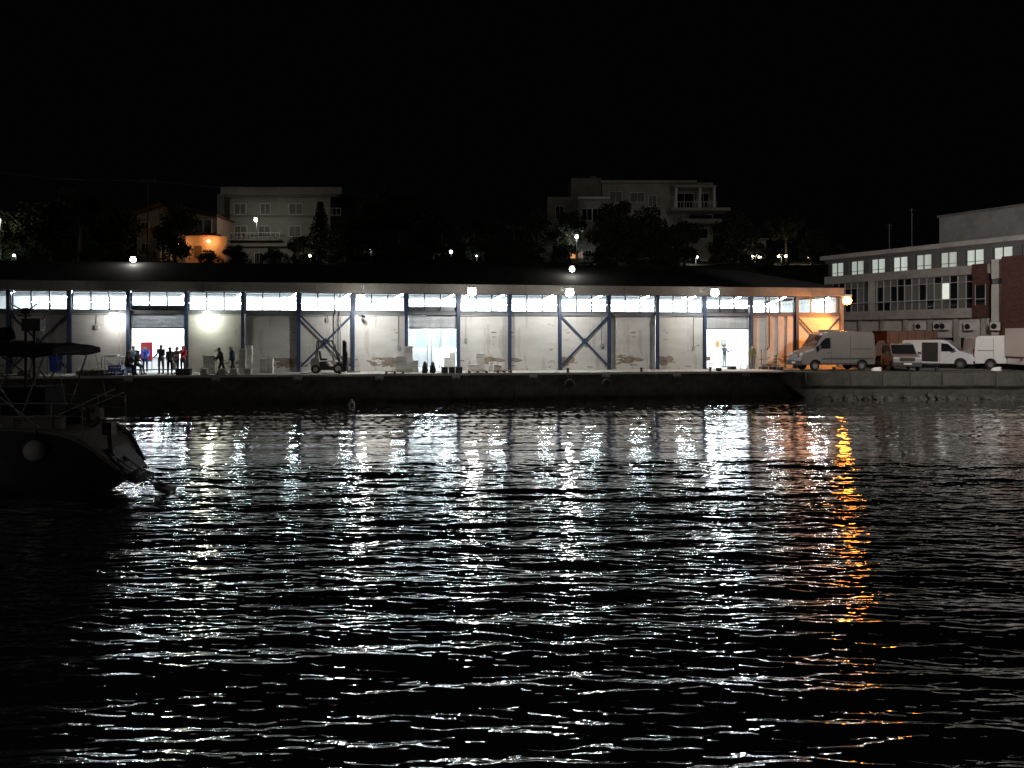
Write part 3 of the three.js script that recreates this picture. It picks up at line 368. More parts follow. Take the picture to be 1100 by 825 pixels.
// ---------------------------------------------------------------- people
const sdCap = (px, py, pz, a, b, ra, rb) => { const bx_ = b[0] - a[0], by = b[1] - a[1], bz = b[2] - a[2], dx = px - a[0], dy = py - a[1], dz = pz - a[2]; let t = (dx * bx_ + dy * by + dz * bz) / (bx_ * bx_ + by * by + bz * bz + 1e-9); t = t < 0 ? 0 : t > 1 ? 1 : t; return Math.hypot(dx - t * bx_, dy - t * by, dz - t * bz) - (ra + (rb - ra) * t); };
function body(pose, col) {
  const h = pose.hipY ?? 0.93, lean = pose.lean ?? 0, spine = (l, x = 0, f = 0) => [x, h + l * Math.cos(lean), l * Math.sin(lean) + f * Math.cos(lean)];
  const J = { hip: [0, h, 0], waist: spine(0.16), chest: spine(0.4), neck: spine(0.56), };
  const hd = pose.nod ?? lean * 0.6; const head = [J.neck[0] + (pose.turn ?? 0) * 0.02, J.neck[1] + 0.13 * Math.cos(hd), J.neck[2] + 0.13 * Math.sin(hd) + 0.015];
  const sh = s => { const p = spine(0.48, s * 0.18); return p; };
  const arm = (s, [fw, out, bend, up = 0]) => { const a = sh(s), ux = s * Math.sin(out), uy = -Math.cos(fw) * Math.cos(out), uz = Math.sin(fw) * Math.cos(out); const e = [a[0] + ux * 0.29, a[1] + uy * 0.29, a[2] + uz * 0.29]; const f2 = fw + bend, w = [e[0] + (ux * 0.4 - s * up) * 0.25, e[1] - Math.cos(f2) * 0.25, e[2] + Math.sin(f2) * 0.25]; return [a, e, w]; };
  const leg = (s, [fw, bend, out = 0.04]) => { const a = [s * 0.095, h - 0.03, 0], L = 0.43; const k = [a[0] + s * Math.sin(out) * L, a[1] - Math.cos(fw) * L, a[2] + Math.sin(fw) * L], f2 = fw - bend, n = [k[0], k[1] - Math.cos(f2) * 0.43, k[2] + Math.sin(f2) * 0.43]; return [a, k, n]; };
  const aL = arm(1, pose.armL ?? [0.1, 0.12, 0.25]), aR = arm(-1, pose.armR ?? [0.05, 0.12, 0.25]), lL = leg(1, pose.legL ?? [0.02, 0.03]), lR = leg(-1, pose.legR ?? [-0.02, 0.03]);
  const low = Math.min(lL[2][1], lR[2][1]) - 0.075, lift = -low; const all = [J.hip, J.waist, J.chest, J.neck, head, ...aL, ...aR, ...lL, ...lR]; for (const p of new Set(all)) p[1] += lift;
  const B = [[J.hip, J.waist, 0.145, 0.14, 'top'], [J.waist, J.chest, 0.145, 0.155, 'top'], [J.chest, spine(0.49).map((v, i) => v + (i === 1 ? lift : 0)), 0.15, 0.1, 'top'], [aL[0], aR[0], 0.085, 0.085, 'top'], [J.chest, J.neck, 0.07, 0.06, 'skin'], [J.neck, head, 0.055, 0.055, 'skin'],
    [[head[0], head[1] + 0.025, head[2] - 0.015], [head[0], head[1] - 0.05, head[2] + 0.025], 0.098, 0.07, 'skin'], [[head[0], head[1] - 0.005, head[2] + 0.09], [head[0], head[1] - 0.03, head[2] + 0.112], 0.012, 0.017, 'skin'], [[head[0] - 0.095, head[1], head[2]], [head[0] + 0.095, head[1], head[2]], 0.018, 0.018, 'skin']];
  const skirt = pose.coat; for (const [A, s] of [[aL, 1], [aR, -1]]) { const d = A[2].map((v, i) => v - A[1][i]), l = Math.hypot(...d), q = A[2].map((v, i) => v + d[i] / l * 0.07); B.push([A[0], A[1], 0.062, 0.05, 'top'], [A[1], A[2], 0.052, 0.04, 'top'], [A[2], q, 0.034, 0.036, 'skin']); A.push(q, d.map(v => v / l)); }
  for (const L of [lL, lR]) { const fwd = [0, 0, 1], toe = [L[2][0], 0.035, L[2][2] + 0.15]; L[2][1] = Math.max(L[2][1], 0.075); B.push([L[0], L[1], 0.1, 0.065, skirt ? 'top' : 'legs'], [L[1], L[2], 0.065, 0.047, 'legs'], [[L[2][0], 0.05, L[2][2] - 0.03], toe, 0.045, 0.035, 'shoe']); }
  const lo = [1e9, 1e9, 1e9], hi = [-1e9, -1e9, -1e9]; for (const [a, b, ra, rb] of B) for (let i = 0; i < 3; i++) { lo[i] = Math.min(lo[i], a[i] - ra, b[i] - rb); hi[i] = Math.max(hi[i], a[i] + ra, b[i] + rb); }
  const N = 56, c = lo.map((v, i) => (v + hi[i]) / 2), e = lo.map((v, i) => (hi[i] - v) / 2 * 1.12 + 0.02), mc = new MarchingCubes(N, M.white, false, false, 60000), half = N / 2; mc.isolation = 0;
  for (let z = 0; z < N; z++) for (let y = 0; y < N; y++) for (let x = 0; x < N; x++) { const X = c[0] + (x - half) / half * e[0], Y = c[1] + (y - half) / half * e[1], Z = c[2] + (z - half) / half * e[2]; let d = 1e9; const k = 0.035; for (const [a, b, ra, rb] of B) { const q = sdCap(X, Y, Z, a, b, ra, rb), hh = Math.max(k - Math.abs(d - q), 0) / k; d = Math.min(d, q) - hh * hh * k * 0.25; } mc.field[x + y * N + z * N * N] = -d; }
  mc.update(); const n = mc.count, P = mc.positionArray.slice(0, n * 3); for (let i = 0; i < n; i++) for (let q = 0; q < 3; q++) P[i * 3 + q] = c[q] + P[i * 3 + q] * e[q];
  let g = new THREE.BufferGeometry(); g.setAttribute('position', new THREE.BufferAttribute(P, 3)); g = mergeVertices(g, 1e-4); g.computeVertexNormals(); g = g.toNonIndexed();
  // five fingers to each hand
  const extra = []; for (const A of [aL, aR]) { const q = V(...A[3]), d = V(...A[4]), side = V(0, 0, 1).cross(d).normalize(); if (side.length() < 0.1) side.set(1, 0, 0); const fw = d.clone().cross(side).normalize(); for (let k = 0; k < 4; k++) { const b = q.clone().addScaledVector(fw, -0.027 + k * 0.018).addScaledVector(d, 0.02), m = b.clone().addScaledVector(d, 0.035 + (k === 1 || k === 2 ? 0.008 : 0)), t = m.clone().addScaledVector(d, 0.022).addScaledVector(side, -0.015); extra.push(bar(b, m, 0.009, 0.0085, 6), bar(m, t, 0.0085, 0.007, 6)); } const b = q.clone().addScaledVector(fw, -0.035).addScaledVector(d, -0.02); extra.push(bar(b, b.clone().addScaledVector(d, 0.04).addScaledVector(fw, -0.02), 0.01, 0.008, 6)); }
  for (const s of [-1, 1]) extra.push(ball(0.011, head[0] + s * 0.034, head[1] + 0.005, head[2] + 0.079, 1, 1, 1, 6)); extra.push(box(0.045, 0.008, 0.01, head[0], head[1] - 0.062, head[2] + 0.094));
  const nEyes = 3, parts = extra.map(norm), counts = parts.map(q => q.attributes.position.count);
  const plain = q => { const o = new THREE.BufferGeometry(); o.setAttribute('position', q.attributes.position); o.setAttribute('normal', q.attributes.normal); return o; };
  const full = mergeGeometries([plain(g), ...parts.map(plain)]); const C = new Float32Array(full.attributes.position.count * 3), p = full.attributes.position, base = g.attributes.position.count;
  const C0 = { skin: [0.42, 0.26, 0.18], top: [0.05, 0.05, 0.06], legs: [0.03, 0.035, 0.05], shoe: [0.015, 0.015, 0.015], ...col };
  for (let i = 0; i < base; i += 3) { const X = (p.getX(i) + p.getX(i + 1) + p.getX(i + 2)) / 3, Y = (p.getY(i) + p.getY(i + 1) + p.getY(i + 2)) / 3, Z = (p.getZ(i) + p.getZ(i + 1) + p.getZ(i + 2)) / 3; let best = 1e9, k = 'top'; for (const [a, b, ra, rb, key] of B) { const q = sdCap(X, Y, Z, a, b, ra, rb) - (key === 'top' ? 0.012 : 0); if (q < best) { best = q; k = key; } } if (k === 'top' && Y < J.hip[1] - 0.04 && !skirt && Math.abs(Z) < 0.3 && !pose.sit) { let da = 1e9; for (const A of [aL, aR]) da = Math.min(da, sdCap(X, Y, Z, A[1], A[2], 0.05, 0.04)); if (da > 0.02) k = 'legs'; } for (let q = 0; q < 3; q++) C.set(C0[k], (i + q) * 3); }
  let o = base; counts.forEach((n, i) => { const cc = i >= counts.length - nEyes ? (i === counts.length - 1 ? [0.25, 0.09, 0.08] : [0.02, 0.015, 0.012]) : C0.skin; for (let q = 0; q < n; q++) C.set(cc, (o + q) * 3); o += n; });
  full.setAttribute('color', new THREE.BufferAttribute(C, 3)); full.setAttribute('uv', new THREE.BufferAttribute(new Float32Array(p.count * 2), 2));
  return { g: full, head, J };
}
const clothMat = new THREE.MeshStandardMaterial({ vertexColors: true, roughness: 0.85 });
function person(px, t, face, pose, col, label, opt = {}) {
  const { g, head } = body(pose, col); const m = new THREE.Mesh(g, clothMat); m.castShadow = m.receiveShadow = true; m.name = numbered('person'); m.position.copy(W(sOf(px, t), t, opt.h ?? 0.004)); m.rotation.y = TH + face; m.scale.setScalar(opt.scale ?? 1); scene.add(m); tag(m, label, 'person');
  const hg = new THREE.SphereGeometry(0.112, 14, 9, 0, 6.2832, 0, 1.75); hg.rotateX(-0.5); hg.translate(head[0], head[1] + 0.03, head[2] - 0.022);
  mesh(opt.cap ? 'cap' : 'hair', opt.cap ? [hg, box(0.15, 0.015, 0.1, head[0], head[1] + 0.055, head[2] + 0.12)] : hg, std(opt.hair ?? [0.03, 0.022, 0.016], { roughness: 0.8 }), m); return m;
}
const HP = Math.PI / 2;
{
  const walkA = { lean: 0.18, legL: [0.32, 0.1], legR: [-0.28, 0.22], armL: [0.3, 0.1, 0.5], armR: [0.45, 0.15, 0.5], nod: 0.5 };
  person(238, 3.0, -HP * 0.8, walkA, { top: [0.035, 0.03, 0.022], legs: [0.025, 0.03, 0.03] }, 'person in a dark brown jacket bending forward beside the pale boxes', { scale: 0.98 });
  person(250, 2.8, -HP * 0.7, { lean: 0.12, legL: [0.18, 0.05], legR: [-0.2, 0.15], armL: [0.15, 0.1, 0.4], nod: 0.3 }, { top: [0.03, 0.05, 0.14], legs: [0.04, 0.05, 0.07] }, 'person in a blue jacket and grey cap walking beside the tall white stacks', { cap: true, hair: [0.3, 0.3, 0.3] });
  const sit = { sit: true, hipY: 0.5, lean: 0.3, legL: [1.45, 1.4], legR: [1.35, 1.25], armL: [0.7, 0.1, 0.6], armR: [0.6, 0.1, 0.7] };
  person(136.5, 2.6, HP * 0.9, { ...sit, lean: 0.15 }, { top: [0.06, 0.03, 0.035], legs: [0.02, 0.03, 0.08] }, 'person in a dark red jacket seated beside the blue crates', { h: 0.004 });
  person(146.5, 2.2, HP * 0.75, { ...sit, legL: [1.1, 0.8], legR: [1.2, 1.0], lean: 0.2 }, { top: [0.06, 0.06, 0.055], legs: [0.06, 0.06, 0.06] }, 'person in a grey jacket seated at the left post of the open door');
  for (const [px, t, f, label] of [[136.0, 2.6, HP * 0.9, 'stool under the seated person in dark red'], [146, 2.2, HP * 0.75, 'stool under the seated person in grey']]) { const o = thing('stool', 'low plastic ' + label, 'stool', W(sOf(px, t), t, 0.003), TH + f); mesh('seat', bx(-0.18, 0.18, 0.3, 0.335, -0.18, 0.18), M.crateBlue, o); for (const x of [-0.15, 0.15]) for (const z of [-0.15, 0.15]) mesh('leg', bx(x - 0.02, x + 0.02, 0, 0.3, z - 0.02, z + 0.02), M.crateBlue, o); }
  person(143.5, 0.7, 0.3, {}, { top: [0.25, 0.34, 0.4], legs: [0.1, 0.12, 0.15] }, 'person in pale blue standing at the left post of the open door');
  person(156, -1.0, 0.1, { armL: [0.5, 0.25, 0.8], armR: [0.5, 0.25, 0.8] }, { top: [0.04, 0.1, 0.5], legs: [0.02, 0.03, 0.12] }, 'person in a bright blue top before the red poster panel', { h: 0.024, scale: 0.98 });
  person(173, 1.4, -0.2, { coat: true, armL: [0.25, 0.2, 0.9], armR: [0.25, 0.2, 0.9], legL: [0.02, 0.03, 0.09], legR: [-0.02, 0.03, 0.09] }, { top: [0.06, 0.065, 0.085], legs: [0.07, 0.07, 0.075] }, 'tall person in a dark slate coat standing in the open doorway', { hair: [0.25, 0.22, 0.2], scale: 1.05 });
  person(182.5, 2.7, 0.6, { armR: [0.2, 0.15, 0.4] }, { top: [0.1, 0.11, 0.1], legs: [0.02, 0.025, 0.02] }, 'person in grey with dark trousers near the quay edge at the door', { scale: 0.97 });
  person(190, 1.8, -0.6, { armL: [0.6, 0.2, 1.2], armR: [0.4, 0.2, 1.3] }, { top: [0.3, 0.15, 0.15], legs: [0.05, 0.06, 0.055] }, 'person in a pinkish checked shirt holding a white bag', { scale: 0.97 });
  person(196.5, 0.9, -0.3, { armL: [0.4, 0.25, 0.9], armR: [0.4, 0.25, 0.9] }, { top: [0.5, 0.03, 0.06], legs: [0.07, 0.06, 0.06] }, 'person in a red jacket by the right post of the open door', { hair: [0.3, 0.05, 0.05] });
  { const o = thing('plastic_bag', 'white plastic bag held by the person in the checked shirt', 'bag', W(sOf(187, 2.2), 2.2, 0.25), TH); const g = new THREE.LatheGeometry([[0.001, 0], [0.14, 0.03], [0.17, 0.2], [0.12, 0.42], [0.04, 0.52], [0.05, 0.6]].map(p => new THREE.Vector2(...p)), 12); g.scale(1, 1, 0.6); mesh('bag_body', g, M.white, o); mesh('handle', new THREE.TorusGeometry(0.05, 0.012, 5, 12).translate(0, 0.62, 0), M.white, o); }
  person(778, -2.0, 0.4, { armL: [0.7, 0.15, 1.3], armR: [0.7, 0.15, 1.3] }, { top: [0.03, 0.05, 0.07], legs: [0.2, 0.22, 0.24] }, 'person in a dark jacket with folded arms inside the last open door', { h: 0.024, scale: 0.98 });
  person(808.5, 1.2, -0.5, { armL: [0.3, 0.12, 0.6], armR: [0.2, 0.12, 0.6] }, { top: [0.17, 0.16, 0.07], legs: [0.16, 0.14, 0.08] }, 'person in khaki clothes before the right post of the last door', { scale: 1.0 });
}
// ---------------------------------------------------------------- vehicles (front towards +x)
function vehicle(name, label, cat, p, turn, o) {
  const v = thing(name, label, cat, p, turn, 'vehicles parked on the right quay'), { w, yb = 0.42, wheels, wr = 0.34, top, paint, tumble = 0.1, H } = o;
  const tum = g => { const a = g.attributes.position; for (let i = 0; i < a.count; i++) { const y = a.getY(i); a.setZ(i, a.getZ(i) * (1 - tumble * (y / H))); } g.computeVertexNormals(); return g; };
  const s = new THREE.Shape(); s.moveTo(top[0][0], yb); for (const [x, y] of top) s.lineTo(x, y); const xf = top[top.length - 1][0]; s.lineTo(xf, yb);
  for (const x of [...wheels].sort((a, b) => b - a)) { s.lineTo(x + wr + 0.07, yb); s.absarc(x, wr + 0.02, wr + 0.07, Math.asin(Math.max(-1, (yb - wr - 0.02) / (wr + 0.07))), Math.PI - Math.asin((yb - wr - 0.02) / (wr + 0.07)), false); } s.lineTo(top[0][0], yb);
  mesh('body', tum(norm(profile(s, w, 0.05))), paint, v);
  const z0 = y => w / 2 * (1 - tumble * (y / H));
  const sidePanel = (nm, pts, m, par = v, both = true) => { for (const sd of both ? [1, -1] : [1]) { const g = new THREE.ExtrudeGeometry(new THREE.Shape(pts.map(q => new THREE.Vector2(...q))), { depth: 0.02, bevelEnabled: false }); g.translate(0, 0, sd > 0 ? w / 2 - 0.008 : -w / 2 - 0.012); mesh(nm, tum(norm(g)), m, par); } };
  const slope = (nm, a, b, frac, m, lift = 0.012) => { const A = V(a[0], a[1], 0), B = V(b[0], b[1], 0), d = B.clone().sub(A), n = V(-d.y, d.x, 0).normalize(); const g = new THREE.BoxGeometry(d.length(), 0.02, 1, 1, 1, 1), pa = g.attributes.position; const L = d.length(); for (let i = 0; i < pa.count; i++) { const u = pa.getX(i) / L + 0.5, yy = pa.getY(i), q = A.clone().addScaledVector(d, u).addScaledVector(n, lift + yy + 0.01); pa.setXYZ(i, q.x, q.y, pa.getZ(i) * 2 * z0(q.y) * frac); } g.computeVertexNormals(); return mesh(nm, g, m, v); };
  for (const x of wheels) for (const sd of [1, -1]) { const q = group('wheel', v), zz = sd * (w / 2 - 0.13); mesh('tyre', new THREE.TorusGeometry(wr - 0.09, 0.1, 10, 24).scale(1, 1, 1.1).translate(x, wr, zz), M.rubber, q); mesh('rim', [cyl(wr * 0.58, 0.14, x, wr, zz, 'z', wr * 0.58, 18), ...[0, 1, 2, 3, 4].map(k => { const a = k * 1.2566; return box(wr * 0.5, 0.05, 0.02, x + Math.cos(a) * wr * 0.3, wr + Math.sin(a) * wr * 0.3, zz + sd * 0.075, 0, 0, a); })], o.rim ?? M.dull, q); }
  if (o.build) o.build(v, { sidePanel, slope, z0, w });
  return v;
}
const paintWhite = new THREE.MeshPhysicalMaterial({ color: rgb(0.66, 0.66, 0.65), roughness: 0.42, clearcoat: 0.6, clearcoatRoughness: 0.15 }), paintSilver = new THREE.MeshPhysicalMaterial({ map: mottled(81, [0.13, 0.115, 0.1], 0.12, 3), roughness: 0.45, clearcoat: 0.5, clearcoatRoughness: 0.2 }), trim = std([0.03, 0.03, 0.032], { roughness: 0.6 });
const ground = (px, Z) => V((px - 550) / F * Z, QY - 0.006, -Z);
const plate = std([0.6, 0.6, 0.58]);
// high-roof van facing left
vehicle('high_roof_van', 'silver high-roof panel van under the orange lamp at the warehouse end', 'van', ground(893, 53.0), Math.PI + 0.12, {
  w: 2.0, wheels: [-1.75, 1.75], H: 2.8, paint: paintSilver, tumble: 0.1, top: [[-2.75, 0.6], [-2.8, 1.2], [-2.72, 2.55], [-2.55, 2.74], [-0.5, 2.8], [0.75, 2.76], [1.15, 2.58], [1.72, 1.72], [1.85, 1.56], [2.55, 1.28], [2.74, 1.05], [2.8, 0.7], [2.76, 0.42]],
  build: (v, { sidePanel, slope }) => {
    slope('windscreen', [1.2, 2.48], [1.72, 1.72], 0.9, M.darkGlass); sidePanel('side_window', [[0.62, 1.55], [1.55, 1.55], [1.3, 2.0], [0.98, 2.3], [0.62, 2.3]], M.darkGlass); sidePanel('rub_strip', [[-2.6, 0.78], [1.25, 0.78], [1.25, 0.9], [-2.6, 0.9]], trim); sidePanel('sill', [[-1.25, 0.43], [1.25, 0.43], [1.25, 0.55], [-1.25, 0.55]], trim);
    for (const x of [0.55, -0.9]) sidePanel('door_gap', [[x, 0.6], [x + 0.025, 0.6], [x + 0.025, 2.45], [x, 2.45]], trim); sidePanel('slide_rail', [[-2.5, 1.5], [-0.9, 1.5], [-0.9, 1.55], [-2.5, 1.55]], trim);
    sidePanel('door_handle', [[0.66, 1.25], [0.84, 1.25], [0.84, 1.31], [0.66, 1.31]], trim);
    for (const z of [-0.72, 0.72]) { mesh('headlight', box(0.16, 0.34, 0.36, 2.62, 1.08, z, 0, 0, 0.35), M.lens, v); mesh('tail_light', box(0.05, 0.5, 0.14, -2.79, 1.15, z * 1.22), std([0.25, 0.02, 0.02]), v); const m = mesh('mirror', [box(0.12, 0.34, 0.18, 1.5, 1.62, z * 1.55), box(0.06, 0.06, 0.2, 1.5, 1.5, z * 1.38)], trim, v); }
    mesh('grille', [box(0.05, 0.26, 0.95, 2.77, 0.98, 0), ...[0, 1, 2].map(k => box(0.07, 0.025, 0.95, 2.775, 0.9 + k * 0.08, 0))], M.dull, v); mesh('bumper', box(0.16, 0.32, 1.9, 2.77, 0.55, 0), trim, v); mesh('number_plate', box(0.02, 0.11, 0.5, 2.86, 0.56, 0), plate, v); mesh('roof_vent', box(0.9, 0.12, 1.2, 0.2, 2.83, 0), paintSilver, v);
  } });
// boxy dark truck behind
vehicle('box_truck', 'dark brown box truck body parked behind the silver van', 'truck', ground(962, 58.5), Math.PI + 0.05, {
  w: 2.1, wheels: [-1.4, 1.9], wr: 0.4, H: 2.6, paint: std([0.1, 0.06, 0.045]), tumble: 0.06, top: [[-2.7, 0.7], [-2.7, 0.9], [1.4, 0.9], [1.4, 2.1], [1.9, 2.1], [2.4, 1.35], [2.7, 1.2], [2.75, 0.5]],
  build: (v, { sidePanel, slope }) => { mesh('cargo_box', bx(-2.75, 1.3, 0.92, 2.85, -1.08, 1.08), worn(82, [0.14, 0.07, 0.045], 0.3, 2), v); for (let k = 0; k < 6; k++) for (const z of [-1.09, 1.09]) mesh('rib', box(0.04, 1.85, 0.03, -2.4 + k * 0.7, 1.89, z), trim, v); slope('windscreen', [1.95, 2.05], [2.38, 1.4], 0.88, M.darkGlass); for (const z of [-0.75, 0.75]) mesh('headlight', box(0.08, 0.2, 0.3, 2.75, 0.95, z), M.lens, v); mesh('bumper', box(0.15, 0.25, 2.05, 2.75, 0.5, 0), trim, v); } });
// people carrier facing the camera
vehicle('people_carrier', 'pale people carrier with black windscreen facing the water', 'car', ground(967, 53.2), -Math.PI / 2 - 0.28, {
  w: 1.9, wheels: [-1.35, 1.4], wr: 0.33, yb: 0.32, H: 1.9, paint: new THREE.MeshPhysicalMaterial({ color: rgb(0.2, 0.18, 0.16), roughness: 0.4, clearcoat: 0.6 }), tumble: 0.2, top: [[-2.2, 0.5], [-2.28, 1.0], [-2.1, 1.75], [-1.8, 1.86], [0.2, 1.9], [0.5, 1.84], [1.2, 1.18], [1.95, 1.05], [2.2, 0.85], [2.25, 0.5], [2.2, 0.32]],
  build: (v, { sidePanel, slope }) => { slope('windscreen', [0.55, 1.79], [1.2, 1.18], 0.92, M.darkGlass); sidePanel('side_window', [[-0.6, 1.15], [0.95, 1.15], [0.4, 1.72], [-0.6, 1.75]], M.darkGlass); sidePanel('side_window', [[-1.95, 1.15], [-0.7, 1.15], [-0.7, 1.75], [-1.85, 1.72]], M.darkGlass); for (const z of [-0.68, 0.68]) { mesh('headlight', box(0.18, 0.2, 0.38, 2.08, 0.85, z), M.lens, v); mesh('mirror', [box(0.12, 0.18, 0.22, 0.95, 1.24, z * 1.5)], trim, v); } mesh('grille', [box(0.06, 0.2, 0.9, 2.25, 0.82, 0), box(0.08, 0.04, 0.9, 2.26, 0.9, 0)], M.black, v); mesh('bumper', box(0.12, 0.28, 1.8, 2.24, 0.48, 0), trim, v); mesh('number_plate', box(0.02, 0.11, 0.5, 2.32, 0.52, 0), plate, v); mesh('roof_rail', [bar(V(-1.6, 1.92, 0.66), V(0, 1.94, 0.66), 0.025)], M.dull, v); mesh('roof_rail', [bar(V(-1.6, 1.92, -0.66), V(0, 1.94, -0.66), 0.025)], M.dull, v); } });
// white van with open side, facing right and towards the camera
vehicle('panel_van', 'white panel van with grinning grille and black roof hatch, side door open', 'van', ground(1009, 56.5), -0.72, {
  w: 1.95, wheels: [-1.6, 1.55], wr: 0.35, yb: 0.36, H: 2.15, paint: new THREE.MeshPhysicalMaterial({ color: rgb(0.62, 0.66, 0.7), roughness: 0.4, clearcoat: 0.6 }), tumble: 0.12, top: [[-2.45, 0.5], [-2.5, 1.0], [-2.42, 2.0], [-2.25, 2.12], [0.3, 2.16], [0.7, 2.08], [1.5, 1.32], [2.2, 1.08], [2.45, 0.85], [2.5, 0.5], [2.45, 0.36]],
  build: (v, { sidePanel, slope }) => { slope('windscreen', [0.78, 2.0], [1.48, 1.34], 0.9, M.darkGlass); sidePanel('side_window', [[0.3, 1.28], [1.3, 1.28], [0.75, 1.85], [0.3, 1.9]], M.darkGlass); sidePanel('door_opening', [[-1.0, 0.5], [0.1, 0.5], [0.1, 1.95], [-1.0, 1.95]], M.black); sidePanel('door_gap', [[0.2, 0.5], [0.22, 0.5], [0.22, 2.0], [0.2, 2.0]], trim); mesh('roof_hatch', bx(-0.5, 0.35, 2.16, 2.26, -0.5, 0.5), M.black, v); for (const z of [-0.7, 0.7]) { mesh('headlight', box(0.4, 0.2, 0.34, 2.15, 0.98, z, z > 0 ? 0.35 : -0.35), M.lens, v); mesh('mirror', [box(0.12, 0.24, 0.2, 1.15, 1.4, z * 1.5)], trim, v); mesh('fog_light', cyl(0.07, 0.06, 2.5, 0.55, z, 'x'), M.lens, v); } mesh('grille', [box(0.08, 0.3, 1.0, 2.44, 0.8, 0), box(0.1, 0.03, 1.02, 2.45, 0.9, 0), box(0.1, 0.03, 1.02, 2.45, 0.75, 0)], M.black, v); mesh('bumper', box(0.1, 0.22, 1.75, 2.5, 0.47, 0), trim, v); mesh('number_plate', box(0.02, 0.11, 0.5, 2.56, 0.5, 0), plate, v); } });
// white van seen from its side
vehicle('delivery_van', 'plain white high delivery van side-on beside the box truck at the picture edge', 'van', ground(1077, 54.8), -0.12, {
  w: 2.0, wheels: [-1.3, 1.7], wr: 0.35, H: 2.5, paint: paintWhite, tumble: 0.1, top: [[-2.35, 0.5], [-2.4, 1.0], [-2.28, 2.25], [-2.1, 2.44], [0.6, 2.5], [0.95, 2.42], [1.7, 1.5], [2.45, 1.2], [2.65, 0.9], [2.7, 0.45]],
  build: (v, { sidePanel, slope }) => { slope('windscreen', [1.0, 2.35], [1.65, 1.55], 0.9, M.darkGlass); sidePanel('side_window', [[0.35, 1.45], [1.4, 1.45], [0.95, 2.1], [0.35, 2.15]], M.darkGlass); for (const x of [-1.1, 0.2]) sidePanel('door_gap', [[x, 0.5], [x + 0.02, 0.5], [x + 0.02, 2.3], [x, 2.3]], trim); sidePanel('door_handle', [[-0.05, 1.2], [0.13, 1.2], [0.13, 1.26], [-0.05, 1.26]], trim); sidePanel('slide_rail', [[-2.2, 1.35], [-1.1, 1.35], [-1.1, 1.39], [-2.2, 1.39]], trim); for (const z of [-0.85, 0.85]) { mesh('tail_light', box(0.05, 0.6, 0.12, -2.38, 1.2, z), std([0.25, 0.02, 0.02]), v); mesh('mirror', [box(0.12, 0.3, 0.18, 1.35, 1.6, z * 1.28)], trim, v); mesh('headlight', box(0.2, 0.25, 0.3, 2.5, 1.05, z * 0.85), M.lens, v); } mesh('bumper', box(0.1, 0.2, 1.9, -2.4, 0.5, 0), trim, v); } });
vehicle('cargo_truck', 'pinkish white cargo box truck cut by the right picture edge', 'truck', ground(1121, 52.6), -0.06, {
  w: 2.1, wheels: [-1.0, 2.4], wr: 0.38, H: 2.6, paint: paintWhite, tumble: 0.05, top: [[-1.9, 0.7], [-1.9, 0.85], [1.9, 0.85], [1.9, 2.2], [2.5, 2.2], [3.1, 1.4], [3.4, 1.2], [3.45, 0.5]],
  build: (v, { slope }) => { mesh('cargo_box', bx(-2.0, 1.8, 0.98, 3.0, -1.1, 1.1), std([0.62, 0.57, 0.54], { roughness: 0.6 }), v); mesh('underride_bar', bx(-1.9, 1.8, 0.86, 0.97, -1.05, 1.05), trim, v); slope('windscreen', [2.55, 2.15], [3.05, 1.46], 0.88, M.darkGlass); mesh('tail_light', box(0.06, 0.2, 0.14, -2.0, 0.8, 0.8), std([0.25, 0.02, 0.02]), v); } });
{ const r = rng(8); [[941, 51.8, 'pale stone lump on the quay between the silver van and the carrier'], [1070, 52, 'pale heap of cloth under the white delivery van']].forEach(([px, Z, l]) => { const o = thing('rubble_sack', l, 'sack', ground(px, Z), 0.3); const g = new THREE.SphereGeometry(0.32, 12, 8, 0, 6.3, 0, 1.6); g.scale(1.3, 0.8, 0.8); mesh('sack_body', g, M.foam, o); mesh('fold', ball(0.16, 0.2, 0.2, 0.05, 1.2, 0.5, 1), M.foam, o); });
  [[1006, 'short dark bollard on the right quay edge before the white van'], [896, 'short dark bollard on the right quay edge before the silver van']].forEach(([px, l]) => { const o = thing('bollard', l, 'bollard', ground(px, 50.7), 0, 'iron bollards on the quay edge'); mesh('post', cyl(0.1, 0.22, 0, 0.11, 0), M.black, o); mesh('cap', ball(0.14, 0, 0.26, 0, 1.1, 0.5, 1), M.black, o); }); }
// floodlight mast on the pier, out of the frame to the right: it lights the vans and the office
{ const p = V(30.3, QY, -37), o = thing('quay_light_mast', 'tall floodlight mast on the pier beyond the right picture edge', 'light mast', p, 0); mesh('post', cyl(0.11, 9, 0, 4.5, 0, 'y', 0.07), M.dull, o); mesh('lamp_head', box(0.7, 0.12, 0.4, -0.3, 9.08, -0.2), M.dull, o); mesh('lamp_lens', box(0.4, 0.05, 0.3, -0.3, 8.99, -0.2), glow([1, 0.93, 0.85], 60), o); const l = new THREE.SpotLight(rgb(1, 0.94, 0.88), LAMP.quay, 0, 0.77, 0.12, 2); l.position.copy(p).add(V(-0.3, 8.86, -0.2)); l.target.position.set(33, 2, -60); l.castShadow = true; l.shadow.radius = 8; scene.add(l, l.target); }

